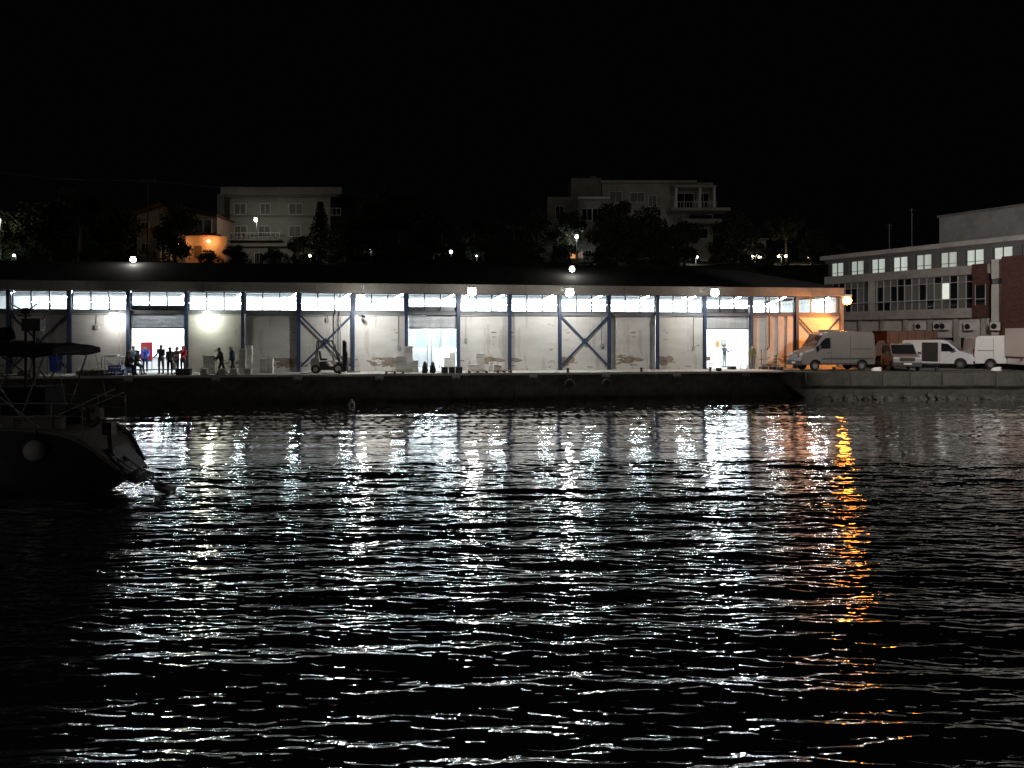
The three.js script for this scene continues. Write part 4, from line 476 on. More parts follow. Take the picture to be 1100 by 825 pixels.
// ---------------------------------------------------------------- moored sailing yacht, stern to the right
{
  const ZB = 20.4, o = thing('sailing_yacht', 'dark hulled sailing yacht moored stern first with awning and stern mast', 'yacht', V((142 - 550) / F * ZB, 0, -ZB), 0.06);
  const hullM = std([0.009, 0.011, 0.018], { roughness: 0.5 }), deckM = worn(71, [0.19, 0.19, 0.185], 0.3, 2), canvas = worn(72, [0.012, 0.013, 0.02], 0.4, 1, { roughness: 0.95 }), rail = std([0.3, 0.3, 0.31], { metalness: 0.5, roughness: 0.4 });
  // stations: x, sheer height, half beam at the deck, half beam at the waterline, lower edge
  const S = [[0.0, 0.7, 0.75, 0.5, 0.4], [-0.25, 1.0, 0.95, 0.75, 0.22], [-0.6, 1.4, 1.2, 0.95, 0.0], [-1.1, 1.7, 1.35, 1.15, -0.3], [-2.2, 1.88, 1.6, 1.45, -0.4], [-4, 1.93, 1.85, 1.7, -0.5], [-6.5, 2.0, 1.85, 1.6, -0.5], [-9, 2.1, 1.3, 0.95, -0.5], [-11, 2.2, 0.55, 0.3, -0.4], [-12, 2.3, 0.05, 0.03, -0.2]];
  const ring = ([x, y, b, wl, lo]) => { const q = []; for (let k = 0; k <= 12; k++) { const t = -1 + k / 6, s = Math.sign(t), a = Math.abs(t), yy = lo + (y - lo) * a ** 1.6, zz = s * (a < 0.5 ? wl * Math.sqrt(a / 0.5) * 0.95 : wl * 0.95 + (b - wl * 0.95) * ((a - 0.5) / 0.5)); q.push([x, yy, zz]); } return q; };
  const P = S.map(ring), pos = []; for (let i = 0; i < P.length - 1; i++) for (let k = 0; k < 12; k++) { const a = P[i][k], b = P[i][k + 1], c = P[i + 1][k], d = P[i + 1][k + 1]; pos.push(...a, ...b, ...d, ...a, ...d, ...c); } for (let k = 1; k < 12; k++) pos.push(...P[0][0], ...P[0][k], ...P[0][k + 1]);
  let g = new THREE.BufferGeometry(); g.setAttribute('position', new THREE.Float32BufferAttribute(pos, 3)); g = mergeVertices(g, 1e-4); g.computeVertexNormals(); mesh('hull', g, hullM, o);
  const dp = []; for (let i = 1; i < S.length - 1; i++) { const [x, y, b] = S[i], [x2, y2, b2] = S[i + 1]; dp.push(x, y, -b, x, y, b, x2, y2, b2, x, y, -b, x2, y2, b2, x2, y2, -b2); } const dg = new THREE.BufferGeometry(); dg.setAttribute('position', new THREE.Float32BufferAttribute(dp, 3)); dg.computeVertexNormals(); mesh('deck', dg, deckM, o);
  const sheer = sd => tube(S.map(([x, y, b]) => V(x, y + 0.02, sd * (b + 0.01))), 0.045, 60, 6); mesh('toe_rail', sheer(1), deckM, o); mesh('toe_rail', sheer(-1), deckM, o);
  mesh('transom', [box(0.06, 0.85, 1.3, -0.16, 0.9, 0, 0, 0, 0.7)], hullM, o); mesh('cabin', profile([[-9, 2.05], [-8.6, 2.4], [-5.2, 2.55], [-4.7, 1.95]], 2.2, 0.08), deckM, o);
  mesh('cockpit_coaming', [bx(-4.6, -1.3, 1.85, 2.2, 0.9, 1.15)], deckM, o); mesh('cockpit_coaming', [bx(-4.6, -1.3, 1.85, 2.2, -1.15, -0.9)], deckM, o); mesh('cockpit_box', [bx(-3.4, -2.1, 1.85, 2.9, -0.6, 0.4)], canvas, o);
  // awning over the cockpit, rolled edges, on raked struts
  { const n = 24, q = new THREE.PlaneGeometry(5.2, 2.5, n, 10), p = q.attributes.position; const bent = new THREE.BoxGeometry(5.2, 0.34, 2.5, n, 4, 8), bp = bent.attributes.position; for (let i = 0; i < bp.count; i++) { const x = bp.getX(i), z = bp.getZ(i), y = bp.getY(i), e = Math.min(1, (2.6 - Math.abs(x)) / 0.2); bp.setY(i, y * (0.55 + 0.45 * Math.sqrt(Math.max(0, e))) * (1 - 0.25 * Math.abs(z) / 1.25) + 0.04 * Math.sin(x * 2.3) - 0.06 * (z / 1.25) ** 2 + 0.02 * Math.sin(x * 11 + z * 5)); } bent.computeVertexNormals(); bent.translate(-4.05, 3.95, 0); mesh('awning', bent, canvas, o); }
  for (const z of [-1.15, 1.15]) for (const [x0, x1] of [[-2.0, -4.2], [-2.9, -4.8], [-3.4, -5.3], [-4.4, -6.0], [-2.6, -1.75], [-3.6, -2.4], [-2.3, -3.4], [-4.0, -3.2]]) mesh('awning_strut', bar(V(x0 + 0.2, 1.9, z), V(x1, 3.75, z * 0.95), 0.022), rail, o);
  for (const z of [-1.1, 1.1]) mesh('awning_stay', bar(V(-1.5, 3.85, z * 0.9), V(-1.2, 2.5, z), 0.008), rail, o);
  for (const z of [-1.0, 1.0]) for (const y of [2.75, 3.1]) mesh('awning_strut', bar(V(-5.2, y, z), V(-2.9 - (y - 2.75), y + 0.05, z), 0.016), rail, o);
  // stern pole with radar box and aerials
  const mast = group('stern_mast', o); mesh('pole', bar(V(-2.66, 1.6, 0.3), V(-2.66, 5.0, 0.3), 0.035), M.black, mast); mesh('pole', bar(V(-2.44, 1.6, 0.3), V(-2.44, 4.5, 0.3), 0.035), M.black, mast); mesh('radar_box', box(0.46, 0.34, 0.3, -2.46, 4.58, 0.3, 0.1), M.black, mast);
  mesh('wind_generator', [ball(0.1, -2.66, 4.95, 0.3, 1.5, 0.9, 0.9), box(0.5, 0.02, 0.05, -2.45, 5.08, 0.3, 0, 0, 0.65), box(0.5, 0.02, 0.05, -2.88, 5.05, 0.3, 0, 0, -0.5), box(0.3, 0.02, 0.05, -2.62, 4.82, 0.42, 0.6, 0.4)], M.black, mast); for (const [x, l, a] of [[-2.3, 0.5, 0.6], [-2.85, 0.45, -0.5]]) mesh('aerial', bar(V(x, 4.6, 0.3), V(x + a * l, 4.6 + l, 0.3), 0.012), M.black, mast);
  // boom with stowed sail
  { const b = tube([V(-9, 4.35, 0), V(-6, 4.28, 0.02), V(-4.6, 4.22, 0), V(-3.55, 4.26, 0), V(-3.22, 4.34, 0)], 0.2, 40, 10), p = b.attributes.position; for (let i = 0; i < p.count; i++) p.setY(i, p.getY(i) + 0.03 * Math.sin(p.getX(i) * 9 + p.getZ(i) * 20)); b.computeVertexNormals(); mesh('stowed_sail', b, canvas, o); mesh('boom', bar(V(-9, 4.1, 0), V(-3.2, 4.12, 0), 0.06), rail, o); mesh('boom_crutch', bar(V(-3.9, 3.9, 0), V(-3.7, 4.15, 0), 0.05), M.black, o); mesh('main_mast', bar(V(-9, 1.7, 0), V(-9, 15, 0), 0.11), rail, o); }
  // pushpit rails, lifelines and stanchions
  for (const z of [-1.1, 1.1]) { mesh('pushpit_rail', tube([V(-2.6, 2.55, z * 1.35), V(-1.4, 2.55, z * 1.2), V(-0.75, 2.5, z * 1.05), V(-0.55, 2.4, z * 0.7)], 0.016), rail, o); mesh('pushpit_rail', tube([V(-2.6, 2.22, z * 1.35), V(-1.4, 2.22, z * 1.2), V(-0.75, 2.18, z * 1.05)], 0.012), rail, o); for (const [x, y] of [[-2.6, 1.88], [-1.5, 1.78], [-0.72, 1.5], [-4.2, 1.9]]) mesh('stanchion', bar(V(x, y, z * (x < -2 ? 1.4 : 1.1)), V(x, 2.55, z * (x < -2 ? 1.36 : 1.1)), 0.014), rail, o); mesh('lifeline', bar(V(-2.6, 2.52, z * 1.35), V(-8.5, 2.4, z * 1.1), 0.006), rail, o); }
  mesh('spar', bar(V(-1.9, 2.0, 0.9), V(-0.2, 2.85, 0.6), 0.018), rail, o); mesh('spar', bar(V(-1.7, 2.0, 0.7), V(-0.05, 2.75, 0.4), 0.014), rail, o);
  mesh('outboard_motor', [box(0.24, 0.34, 0.3, -0.38, 1.8, 0.5), bar(V(-0.38, 1.65, 0.5), V(-0.33, 1.05, 0.5), 0.06), box(0.12, 0.2, 0.05, -0.3, 1.0, 0.5)], M.black, o); mesh('horseshoe_buoy', new THREE.TorusGeometry(0.2, 0.07, 8, 18, 4.9).rotateZ(1.2).translate(-0.62, 2.15, 1.0), std([0.08, 0.075, 0.06]), o);
  { const l = group('boarding_ladder', o); for (const z of [-0.18, 0.18]) mesh('rail', bar(V(-0.2, 0.98, z + 0.3), V(1.1, 0.05, z + 0.3), 0.022), M.dull, l); for (let k = 0; k < 6; k++) { const t = 0.15 + k * 0.15; mesh('rung', bar(V(-0.2 + 1.3 * t, 0.98 - 0.93 * t, 0.1), V(-0.2 + 1.3 * t, 0.98 - 0.93 * t, 0.5), 0.018), M.dull, l); } mesh('foot_tread', [box(0.4, 0.08, 0.46, 1.02, 0.1, 0.3, 0, 0, -0.3), box(0.24, 0.12, 0.2, 0.8, 0.2, 0.2, 0.4)], M.black, l); }
  mesh('swim_step', [box(0.5, 0.08, 1.2, 0.16, 0.42, 0.0, 0, 0, -0.35), box(0.26, 0.16, 0.3, 0.2, 0.48, 0.35)], M.black, o);
  mesh('stern_line', tube([V(-0.3, 1.0, 0.6), V(0.3, 0.55, 0.55), V(0.95, 0.22, 0.5), V(1.0, 0.1, 0.55)], 0.014), std([0.12, 0.12, 0.11]), o);
  mesh('name_stripe', tube([V(-3.2, 1.1, 1.62), V(-4.2, 1.12, 1.72), V(-5.4, 1.14, 1.8)], 0.02, 20, 5), std([0.2, 0.2, 0.2]), o);
  const f = thing('ball_fender', 'large pale round fender hanging on the dark yacht hull', 'fender', at(37, 484, 18.7)); mesh('ball', ball(0.25, 0, 0, 0, 1, 1.06, 1, 24), std([0.5, 0.49, 0.47], { roughness: 0.6 }), f); mesh('eye', cyl(0.05, 0.1, 0, 0.34, 0), M.black, f); mesh('rope', bar(V(0, 0.38, 0), V(0, 0.9, -0.05), 0.014), M.dull, f);
}
// ---------------------------------------------------------------- office building on the right
{
  const ang = -Math.atan2(0.873, 0.4876), o = thing('office_building', 'three storey concrete harbour office with lit top windows and brick end', 'building', V(32.2, QY, -72), ang);
  const uOf = px => { const k = (px - 550) / F; return (k * 72 - 32.2) / (0.4876 + k * 0.873); };
  const conc = worn(101, [0.4, 0.39, 0.37], 0.3, 5), dk = worn(102, [0.12, 0.12, 0.125], 0.3, 3), pan = worn(103, [0.55, 0.55, 0.53], 0.15, 2), D = -12;
  const brickT = (() => { const n = fbm(9, 8, 3), q = rng(4), tone = Array.from({ length: 400 }, () => 0.7 + 0.6 * q()); return texture(512, 512, (u, v) => { const row = Math.floor(v * 24), x = u * 8 + (row % 2) * 0.5, c = Math.floor(x), fx = x - c, fy = v * 24 - row, j = fx < 0.05 || fy < 0.12, k = tone[(row * 8 + (c % 8)) % 400] * (0.8 + 0.4 * n(u, v)); return j ? [0.1, 0.085, 0.075] : [0.09 * k, 0.034 * k, 0.026 * k]; }); })(); brickT.repeat.set(1 / 2, 1 / 1.8); const brick = new THREE.MeshStandardMaterial({ map: brickT, roughness: 0.95 });
  const uL = uOf(886), uW = uOf(812), uR = 24, litU = uOf(1045);
  mesh('lower_wing', bx(uW, uL - 0.02, 0, 6.9, D, 0), conc, o); mesh('wing_coping', bx(uW - 0.1, uL - 0.02, 6.9, 7.05, D, 0.12), pan, o);
  mesh('core', [bx(uL, uR, 0, 10.0, D, -0.5)], dk, o); mesh('roof_slab', [bx(uL - 0.3, uR, 9.95, 10.35, D, 0.35)], conc, o); mesh('soffit_beam', bx(uL, uR, 9.6, 9.94, -0.5, -0.02), dk, o);
  mesh('parapet_band', bx(uL, litU + 3, 7.55, 8.3, -0.5, 0.06), conc, o); mesh('balcony_band', bx(uOf(905), litU, 3.95, 4.75, -0.5, 0.3), conc, o);
  // top row of lit windows
  const r = rng(12);
  for (let k = 0; k < 11; k++) { const u = -1.46 + k * 2.18, win = group('window', o), tone = 0.8 + 0.4 * r(); const c = [0.92 * tone, 1.0 * tone, 0.9 * tone];
    mesh('lit_window_blind', bx(u + 0.05, u + 1.5, 8.32, 9.58, -0.46, -0.4), new THREE.MeshStandardMaterial({ color: rgb(0.5, 0.5, 0.45), emissive: rgb(...c), emissiveIntensity: 0.45, emissiveMap: (globalThis.blind ??= (() => { const n = fbm(66, 16, 3); const t = texture(128, 128, (a, b) => { const s = 0.75 + 0.5 * n(a * 2, b * 0.2); return [s, s, s]; }); return t; })()) }), win);
    for (let q = 0; q < 2; q++) { const pn = new THREE.PlaneGeometry(0.7, 1.26); pn.translate(u + 0.42 + q * 0.73, 8.95, -0.2); mesh('pane', pn, M.glass, win); }
    mesh('frame', [bx(u + 0.02, u + 0.07, 8.3, 9.6, -0.24, -0.16), bx(u + 0.75, u + 0.81, 8.3, 9.6, -0.24, -0.16), bx(u + 1.48, u + 1.53, 8.3, 9.6, -0.24, -0.16), bx(u + 0.02, u + 1.53, 8.6, 8.64, -0.23, -0.17)], trim, win);
    mesh('pier', bx(u + 1.56, u + 2.15, 8.3, 9.6, -0.5, 0.02), dk, o); }
  // first floor strip glazing with mullions and transoms
  const curtain = std([0.16, 0.16, 0.155]), a0 = uOf(893), n = 20, dw = (litU - a0) / n, fr = std([0.5, 0.5, 0.49], { roughness: 0.5 });
  for (let k = 0; k < n; k++) { const u = a0 + k * dw; for (const [y0, y1] of [[4.78, 5.55], [5.6, 6.95], [7.0, 7.52]]) { const pn = bx(u + 0.03, u + dw - 0.03, y0, y1, -0.3, -0.28), lit = k === 16 && y0 === 5.6; mesh(lit ? 'lit_window_pane' : 'window_pane', pn, lit ? glow([0.9, 1, 0.85], 0.6) : r() < 0.45 ? curtain : M.darkGlass, o); } mesh('mullion', bx(u - 0.03, u + 0.03, 4.75, 7.55, -0.32, -0.2), fr, o); }
  for (const y of [5.57, 6.97]) mesh('transom', bx(a0, litU, y - 0.025, y + 0.025, -0.3, -0.07), fr, o); mesh('balcony_rail', [bx(a0, litU, 5.5, 5.54, 0.22, 0.26)], fr, o);
  mesh('end_pier', bx(uOf(935), uOf(938), 3.95, 7.55, -0.3, 0.34), conc, o);
  // ground floor
  for (let k = 0; k < 8; k++) { const u = uOf(900) + k * 2.25; mesh('wall_panel', bx(u + 0.3, u + 2.1, 2.35, 3.9, -0.45, -0.3 + r() * 0.02), pan, o); mesh('column', bx(u - 0.05, u + 0.28, 0, 3.95, -0.4, -0.05), conc, o); const w = group('window', o); mesh('pane', bx(u + 0.35, u + 2.05, 0.9, 2.3, -0.42, -0.38), M.darkGlass, w); mesh('frame', [bx(u + 0.32, u + 2.08, 2.28, 2.34, -0.4, -0.3), bx(u + 1.17, u + 1.23, 0.9, 2.3, -0.37, -0.3), bx(u + 0.32, u + 0.38, 0.9, 2.3, -0.37, -0.3)], fr, w); }
  // brick pilaster, pale shaft and brick end
  mesh('brick_pier', bx(litU + 0.05, uOf(1061), 3.95, 8.35, -0.45, 0.2), brick, o); { const w = group('window', o), u = litU + 0.35; mesh('pane', bx(u, u + 0.75, 5.0, 6.6, 0.2, 0.22), M.darkGlass, w); mesh('frame', [bx(u - 0.05, u, 4.95, 6.65, 0.2, 0.25), bx(u + 0.75, u + 0.8, 4.95, 6.65, 0.2, 0.25), bx(u, u + 0.75, 5.45, 5.5, 0.2, 0.25)], fr, w); }
  mesh('pale_shaft', [bx(uOf(1067), uOf(1083), 2.2, 6.6, -0.4, 0.3), bx(uOf(1067), uOf(1083), 7.05, 8.6, -0.4, 0.3)], pan, o); mesh('shaft_louvre', bx(uOf(1067), uOf(1083), 6.62, 7.03, -0.4, 0.15), dk, o);
  mesh('brick_end', bx(uOf(1083) + 0.02, uR, 0, 8.7, -0.45, 1.0), brick, o);
  mesh('roof_house', [bx(uOf(996), uR, 10.36, 12.9, D, -1.8)], worn(104, [0.22, 0.22, 0.22], 0.25, 4), o); mesh('roof_house_coping', bx(uOf(996) - 0.15, uR, 12.9, 13.1, D, -1.7), dk, o);
  for (const [px, y] of [[1074, 2.9], [1041, 2.9], [1014, 2.95], [988, 2.95], [1008, 2.95]]) { const u = uOf(px), ac = thing('air_conditioner', { 1074: 'white air conditioner on the pale shaft beside the brick end', 1041: 'white air conditioner left of the pale shaft', 1014: 'right one of the two air conditioners side by side', 988: 'white air conditioner farthest left on the office wall', 1008: 'left one of the two air conditioners side by side' }[px], 'air conditioner', o.localToWorld(V(u, y, px === 1074 ? 0.33 : -0.25)), ang, 'air conditioners on the office wall'); mesh('casing', bx(-0.4, 0.4, 0, 0.62, 0.02, 0.34), M.white, ac); mesh('fan_grille', [new THREE.TorusGeometry(0.22, 0.015, 5, 20).translate(-0.1, 0.31, 0.35), new THREE.TorusGeometry(0.12, 0.012, 5, 16).translate(-0.1, 0.31, 0.35)], trim, ac); mesh('fan_opening', cyl(0.21, 0.01, -0.1, 0.31, 0.342, 'z'), M.black, ac); mesh('bracket', bx(-0.35, 0.35, -0.05, 0.0, 0, 0.33), M.dull, ac); }
  for (const [px, h, l] of [[917, 3.0, 'thin roof aerial at the left end of the office roof'], [930, 4.2, 'taller roof aerial right of the thin one on the office roof']]) { const q = o.localToWorld(V(uOf(px) + (px === 917 ? 1 : 2), 10.35, -4)), a = thing('roof_aerial', l, 'aerial', q, 0, 'aerials on the office roof'); mesh('pole', cyl(0.04, h, 0, h / 2, 0), M.dull, a); mesh('crossbar', [box(0.6, 0.03, 0.03, 0, h * 0.95, 0), box(0.4, 0.03, 0.03, 0, h * 0.85, 0)], M.dull, a); }
}

// ---------------------------------------------------------------- houses on the hill
const hp = (px, Z) => { const x = (px - 550) / F * Z; return V(x, hillY(x, Z), -Z); };
const yAt = (py, Z) => CAMY - (py - HOR) / F * Z;
function facade(o, Z, list) { for (const f of list) f(o, Z); }
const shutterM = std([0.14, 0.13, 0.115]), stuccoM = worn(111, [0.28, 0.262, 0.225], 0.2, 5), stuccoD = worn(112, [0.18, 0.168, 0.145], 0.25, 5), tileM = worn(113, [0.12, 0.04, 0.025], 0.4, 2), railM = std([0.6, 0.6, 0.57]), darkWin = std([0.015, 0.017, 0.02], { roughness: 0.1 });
function hill(name, label, cat, Z, turn = 0) { const o = thing(name, label, cat, V(0, 0, 0), 0); o.position.set(0, 0, -Z); o.userData.Z = undefined; delete o.userData.Z; return { o, X: px => (px - 550) / F * Z, Y: py => yAt(py, Z), k: F / Z }; }
function win(h, x0, x1, y0, y1, z, m = darkWin, par = h.o) { const w = group('window', par), a = h.X(x0), b = h.X(x1), c = h.Y(y1), d = h.Y(y0); mesh('pane', bx(a, b, c, d, z, z + 0.03), m, w); mesh('frame', [bx(a - 0.08, a, c - 0.08, d + 0.08, z, z + 0.08), bx(b, b + 0.08, c - 0.08, d + 0.08, z, z + 0.08), bx(a, b, d, d + 0.08, z, z + 0.08), bx(a, b, c - 0.08, c, z, z + 0.12), bx((a + b) / 2 - 0.03, (a + b) / 2 + 0.03, c, d, z + 0.03, z + 0.07)], railM, w); return w; }
function block(h, nm, x0, x1, y0, y1, z0, z1, m) { return mesh(nm, bx(h.X(x0), h.X(x1), h.Y(y1), h.Y(y0), z0, z1), m, h.o); }
function balcony(h, x0, x1, y, z, n = 9, out = 1.2) { const b = group('balcony', h.o), a = h.X(x0), c = h.X(x1), Y = h.Y(y); mesh('slab', bx(a, c, Y - 0.18, Y, z, z + out), stuccoM, b); mesh('handrail', [bx(a, c, Y + 0.95, Y + 1.02, z + out - 0.06, z + out)], railM, b); for (let k = 0; k <= n; k++) { const x = a + (c - a) * k / n; mesh('baluster', bx(x - 0.025, x + 0.025, Y, Y + 0.95, z + out - 0.06, z + out - 0.01), railM, b); } }
{ // apartment block behind the street lamp
  const h = hill('apartment_block', 'long pale two storey apartment block with flat overhanging roof behind the street lamp', 'building', 112);
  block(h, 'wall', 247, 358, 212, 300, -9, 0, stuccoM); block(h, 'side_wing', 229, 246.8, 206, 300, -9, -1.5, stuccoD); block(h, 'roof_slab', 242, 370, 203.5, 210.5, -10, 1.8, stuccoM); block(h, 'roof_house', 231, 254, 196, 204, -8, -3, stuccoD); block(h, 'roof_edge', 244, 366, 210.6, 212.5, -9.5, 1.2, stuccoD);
  for (const [x0, x1] of [[252, 264], [280, 290], [311, 325]]) win(h, x0, x1, 219, 230, 0, shutterM); for (const [x0, x1] of [[252, 265], [278, 290], [311, 323]]) win(h, x0, x1, 243, 254, 0, shutterM); for (const x of [254, 274, 294, 314, 336]) win(h, x, x + 9, 272, 284, 0);
  balcony(h, 249, 303, 258, 0.02, 12); balcony(h, 340, 368, 232, 0.02, 6); balcony(h, 340, 368, 262, 0.02, 6); block(h, 'floor_band', 247.1, 357.9, 261, 265, 0, 0.5, stuccoM); block(h, 'floor_band', 247.1, 357.9, 231.5, 233.5, 0, 0.2, stuccoD); block(h, 'corner_column', 353, 357, 213, 300, 0.02, 1.2, stuccoM);
}
{ // gabled house, warm porch light
  const h = hill('gabled_house', 'gabled two storey house with an orange lit porch wall', 'house', 106);
  const gable = (x0, xm, x1, yt, ye, yb, z0, z1, m) => { const s = new THREE.Shape([[h.X(x0), h.Y(yb)], [h.X(x1), h.Y(yb)], [h.X(x1), h.Y(ye)], [h.X(xm), h.Y(yt)], [h.X(x0), h.Y(ye)]].map(p => new THREE.Vector2(...p))); const g = new THREE.ExtrudeGeometry(s, { depth: z1 - z0, bevelEnabled: false }); g.translate(0, 0, z0); mesh('wall', metricUV(norm(g)), m, h.o); };
  const pink = worn(114, [0.4, 0.26, 0.2], 0.2, 4);
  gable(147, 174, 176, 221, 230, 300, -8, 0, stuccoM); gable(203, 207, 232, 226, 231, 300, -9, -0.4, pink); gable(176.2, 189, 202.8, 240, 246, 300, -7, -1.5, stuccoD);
  const roof = (x0, y0, x1, y1) => mesh('roof', flat(V(h.X(x0), h.Y(y0), -4), V(h.X(x1), h.Y(y1), -4), 0.25, 9.4).rotateZ(0), tileM, h.o); roof(145, 229, 174, 219); roof(174, 219, 178, 223); roof(200, 231, 207, 224.5); roof(207, 224.5, 235, 232);
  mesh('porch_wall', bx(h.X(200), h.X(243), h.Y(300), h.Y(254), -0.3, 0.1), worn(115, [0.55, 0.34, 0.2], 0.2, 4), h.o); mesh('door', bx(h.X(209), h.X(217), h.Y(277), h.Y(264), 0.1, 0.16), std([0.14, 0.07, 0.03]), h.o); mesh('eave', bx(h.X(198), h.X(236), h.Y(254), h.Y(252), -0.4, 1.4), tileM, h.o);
  win(h, 152, 160, 239, 245, 0); win(h, 152, 161, 262, 270, 0); win(h, 208, 226, 236, 250, -0.4, shutterM);
  for (const x of [174, 180, 185]) mesh('porch_post', bx(h.X(x) - 0.08, h.X(x) + 0.08, h.Y(284), h.Y(259), 0.3, 0.46), railM, h.o);
}
{ // stepped villa
  const h = hill('stepped_villa', 'large stepped white villa with verandas and chimneys behind the dark trees', 'villa', 128);
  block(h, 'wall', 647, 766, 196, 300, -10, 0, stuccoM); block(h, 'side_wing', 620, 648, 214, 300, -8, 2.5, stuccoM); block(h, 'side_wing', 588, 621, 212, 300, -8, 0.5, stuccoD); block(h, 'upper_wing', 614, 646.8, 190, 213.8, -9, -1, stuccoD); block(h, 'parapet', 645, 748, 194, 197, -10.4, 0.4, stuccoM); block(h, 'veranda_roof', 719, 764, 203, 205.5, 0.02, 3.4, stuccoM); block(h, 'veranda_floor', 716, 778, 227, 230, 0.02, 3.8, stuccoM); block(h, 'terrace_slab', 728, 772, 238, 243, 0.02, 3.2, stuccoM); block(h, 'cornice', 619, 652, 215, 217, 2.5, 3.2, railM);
  for (const [x, y] of [[641, 183], [731, 187]]) block(h, 'chimney', x - 3.5, x + 3.5, y, 197, -6, -5, stuccoD);
  for (const x of [722, 747, 762]) block(h, 'veranda_post', x - 1, x + 1, 205.6, 226.8, 3.0, 3.3, railM); balcony(h, 720, 764, 226.5, 2.3, 14, 1.0);
  win(h, 725, 745, 208, 224, 0); win(h, 750, 761, 208, 224, 0); win(h, 677, 692, 207, 217, 0, shutterM); win(h, 697, 705, 210, 222, 0, shutterM); win(h, 655, 668, 206, 217, 0, shutterM); win(h, 624, 634, 227, 239, 2.5); win(h, 635, 645, 227, 239, 2.5); win(h, 597, 605, 222, 236, 0.5); win(h, 740, 765, 231, 237, 0); win(h, 735, 760, 246, 256, 0);
}
{ const h = hill('low_lit_house', 'low flat house with one glowing orange window below the villa', 'house', 118);
  block(h, 'wall', 596, 640, 255, 305, -7, 0, stuccoM); block(h, 'side_wing', 573, 595.8, 257, 305, -7, -0.6, stuccoD); block(h, 'roof_slab', 571, 642, 252.8, 255, -7.4, 0.6, stuccoD); const w = win(h, 609.5, 618, 269, 277.5, 0, glow([1, 0.42, 0.12], 0.75)); w.children[0].name = 'lit_window_pane'; win(h, 621, 626, 270, 277, 0, glow([0.9, 0.45, 0.3], 0.15)).children[0].name = 'lit_window_pane'; win(h, 629, 635, 269, 276, 0); win(h, 600, 606, 269, 277, 0); for (const x of [578, 586]) win(h, x, x + 4, 273, 275, -0.6); }
{ const h = hill('small_white_house', 'small white wall house at the far right of the hill', 'house', 120); block(h, 'wall', 803, 823, 258, 310, -6, 0, stuccoM); block(h, 'roof_slab', 801, 825, 256, 258, -6.5, 0.4, stuccoD); win(h, 807, 812, 264, 271, 0); win(h, 815, 820, 264, 271, 0); }
{ const h = hill('garden_wall', 'pale garden wall right of the villa behind a street lamp', 'wall', 115); block(h, 'wall', 752, 788, 279, 300, -0.3, 0, stuccoM); block(h, 'coping', 751, 789, 277.5, 279, -0.4, 0.1, stuccoD); block(h, 'gate_pillar', 719, 723, 279, 300, -0.3, 0.1, stuccoM); block(h, 'lower_wall', 704, 712, 281, 300, -0.3, 0, stuccoM); }
{ const h = hill('terrace_wall', 'long low pale wall at the left below dark trees', 'wall', 108); block(h, 'wall', 28, 82, 279, 300, -0.3, 0, stuccoD); for (let x = 30; x < 92; x += 8) block(h, 'pergola_post', x, x + 1.3, 255, 279, -0.2, 0, stuccoD); block(h, 'pergola_beam', 28, 92, 253.5, 255, -0.3, 0.1, stuccoD); }

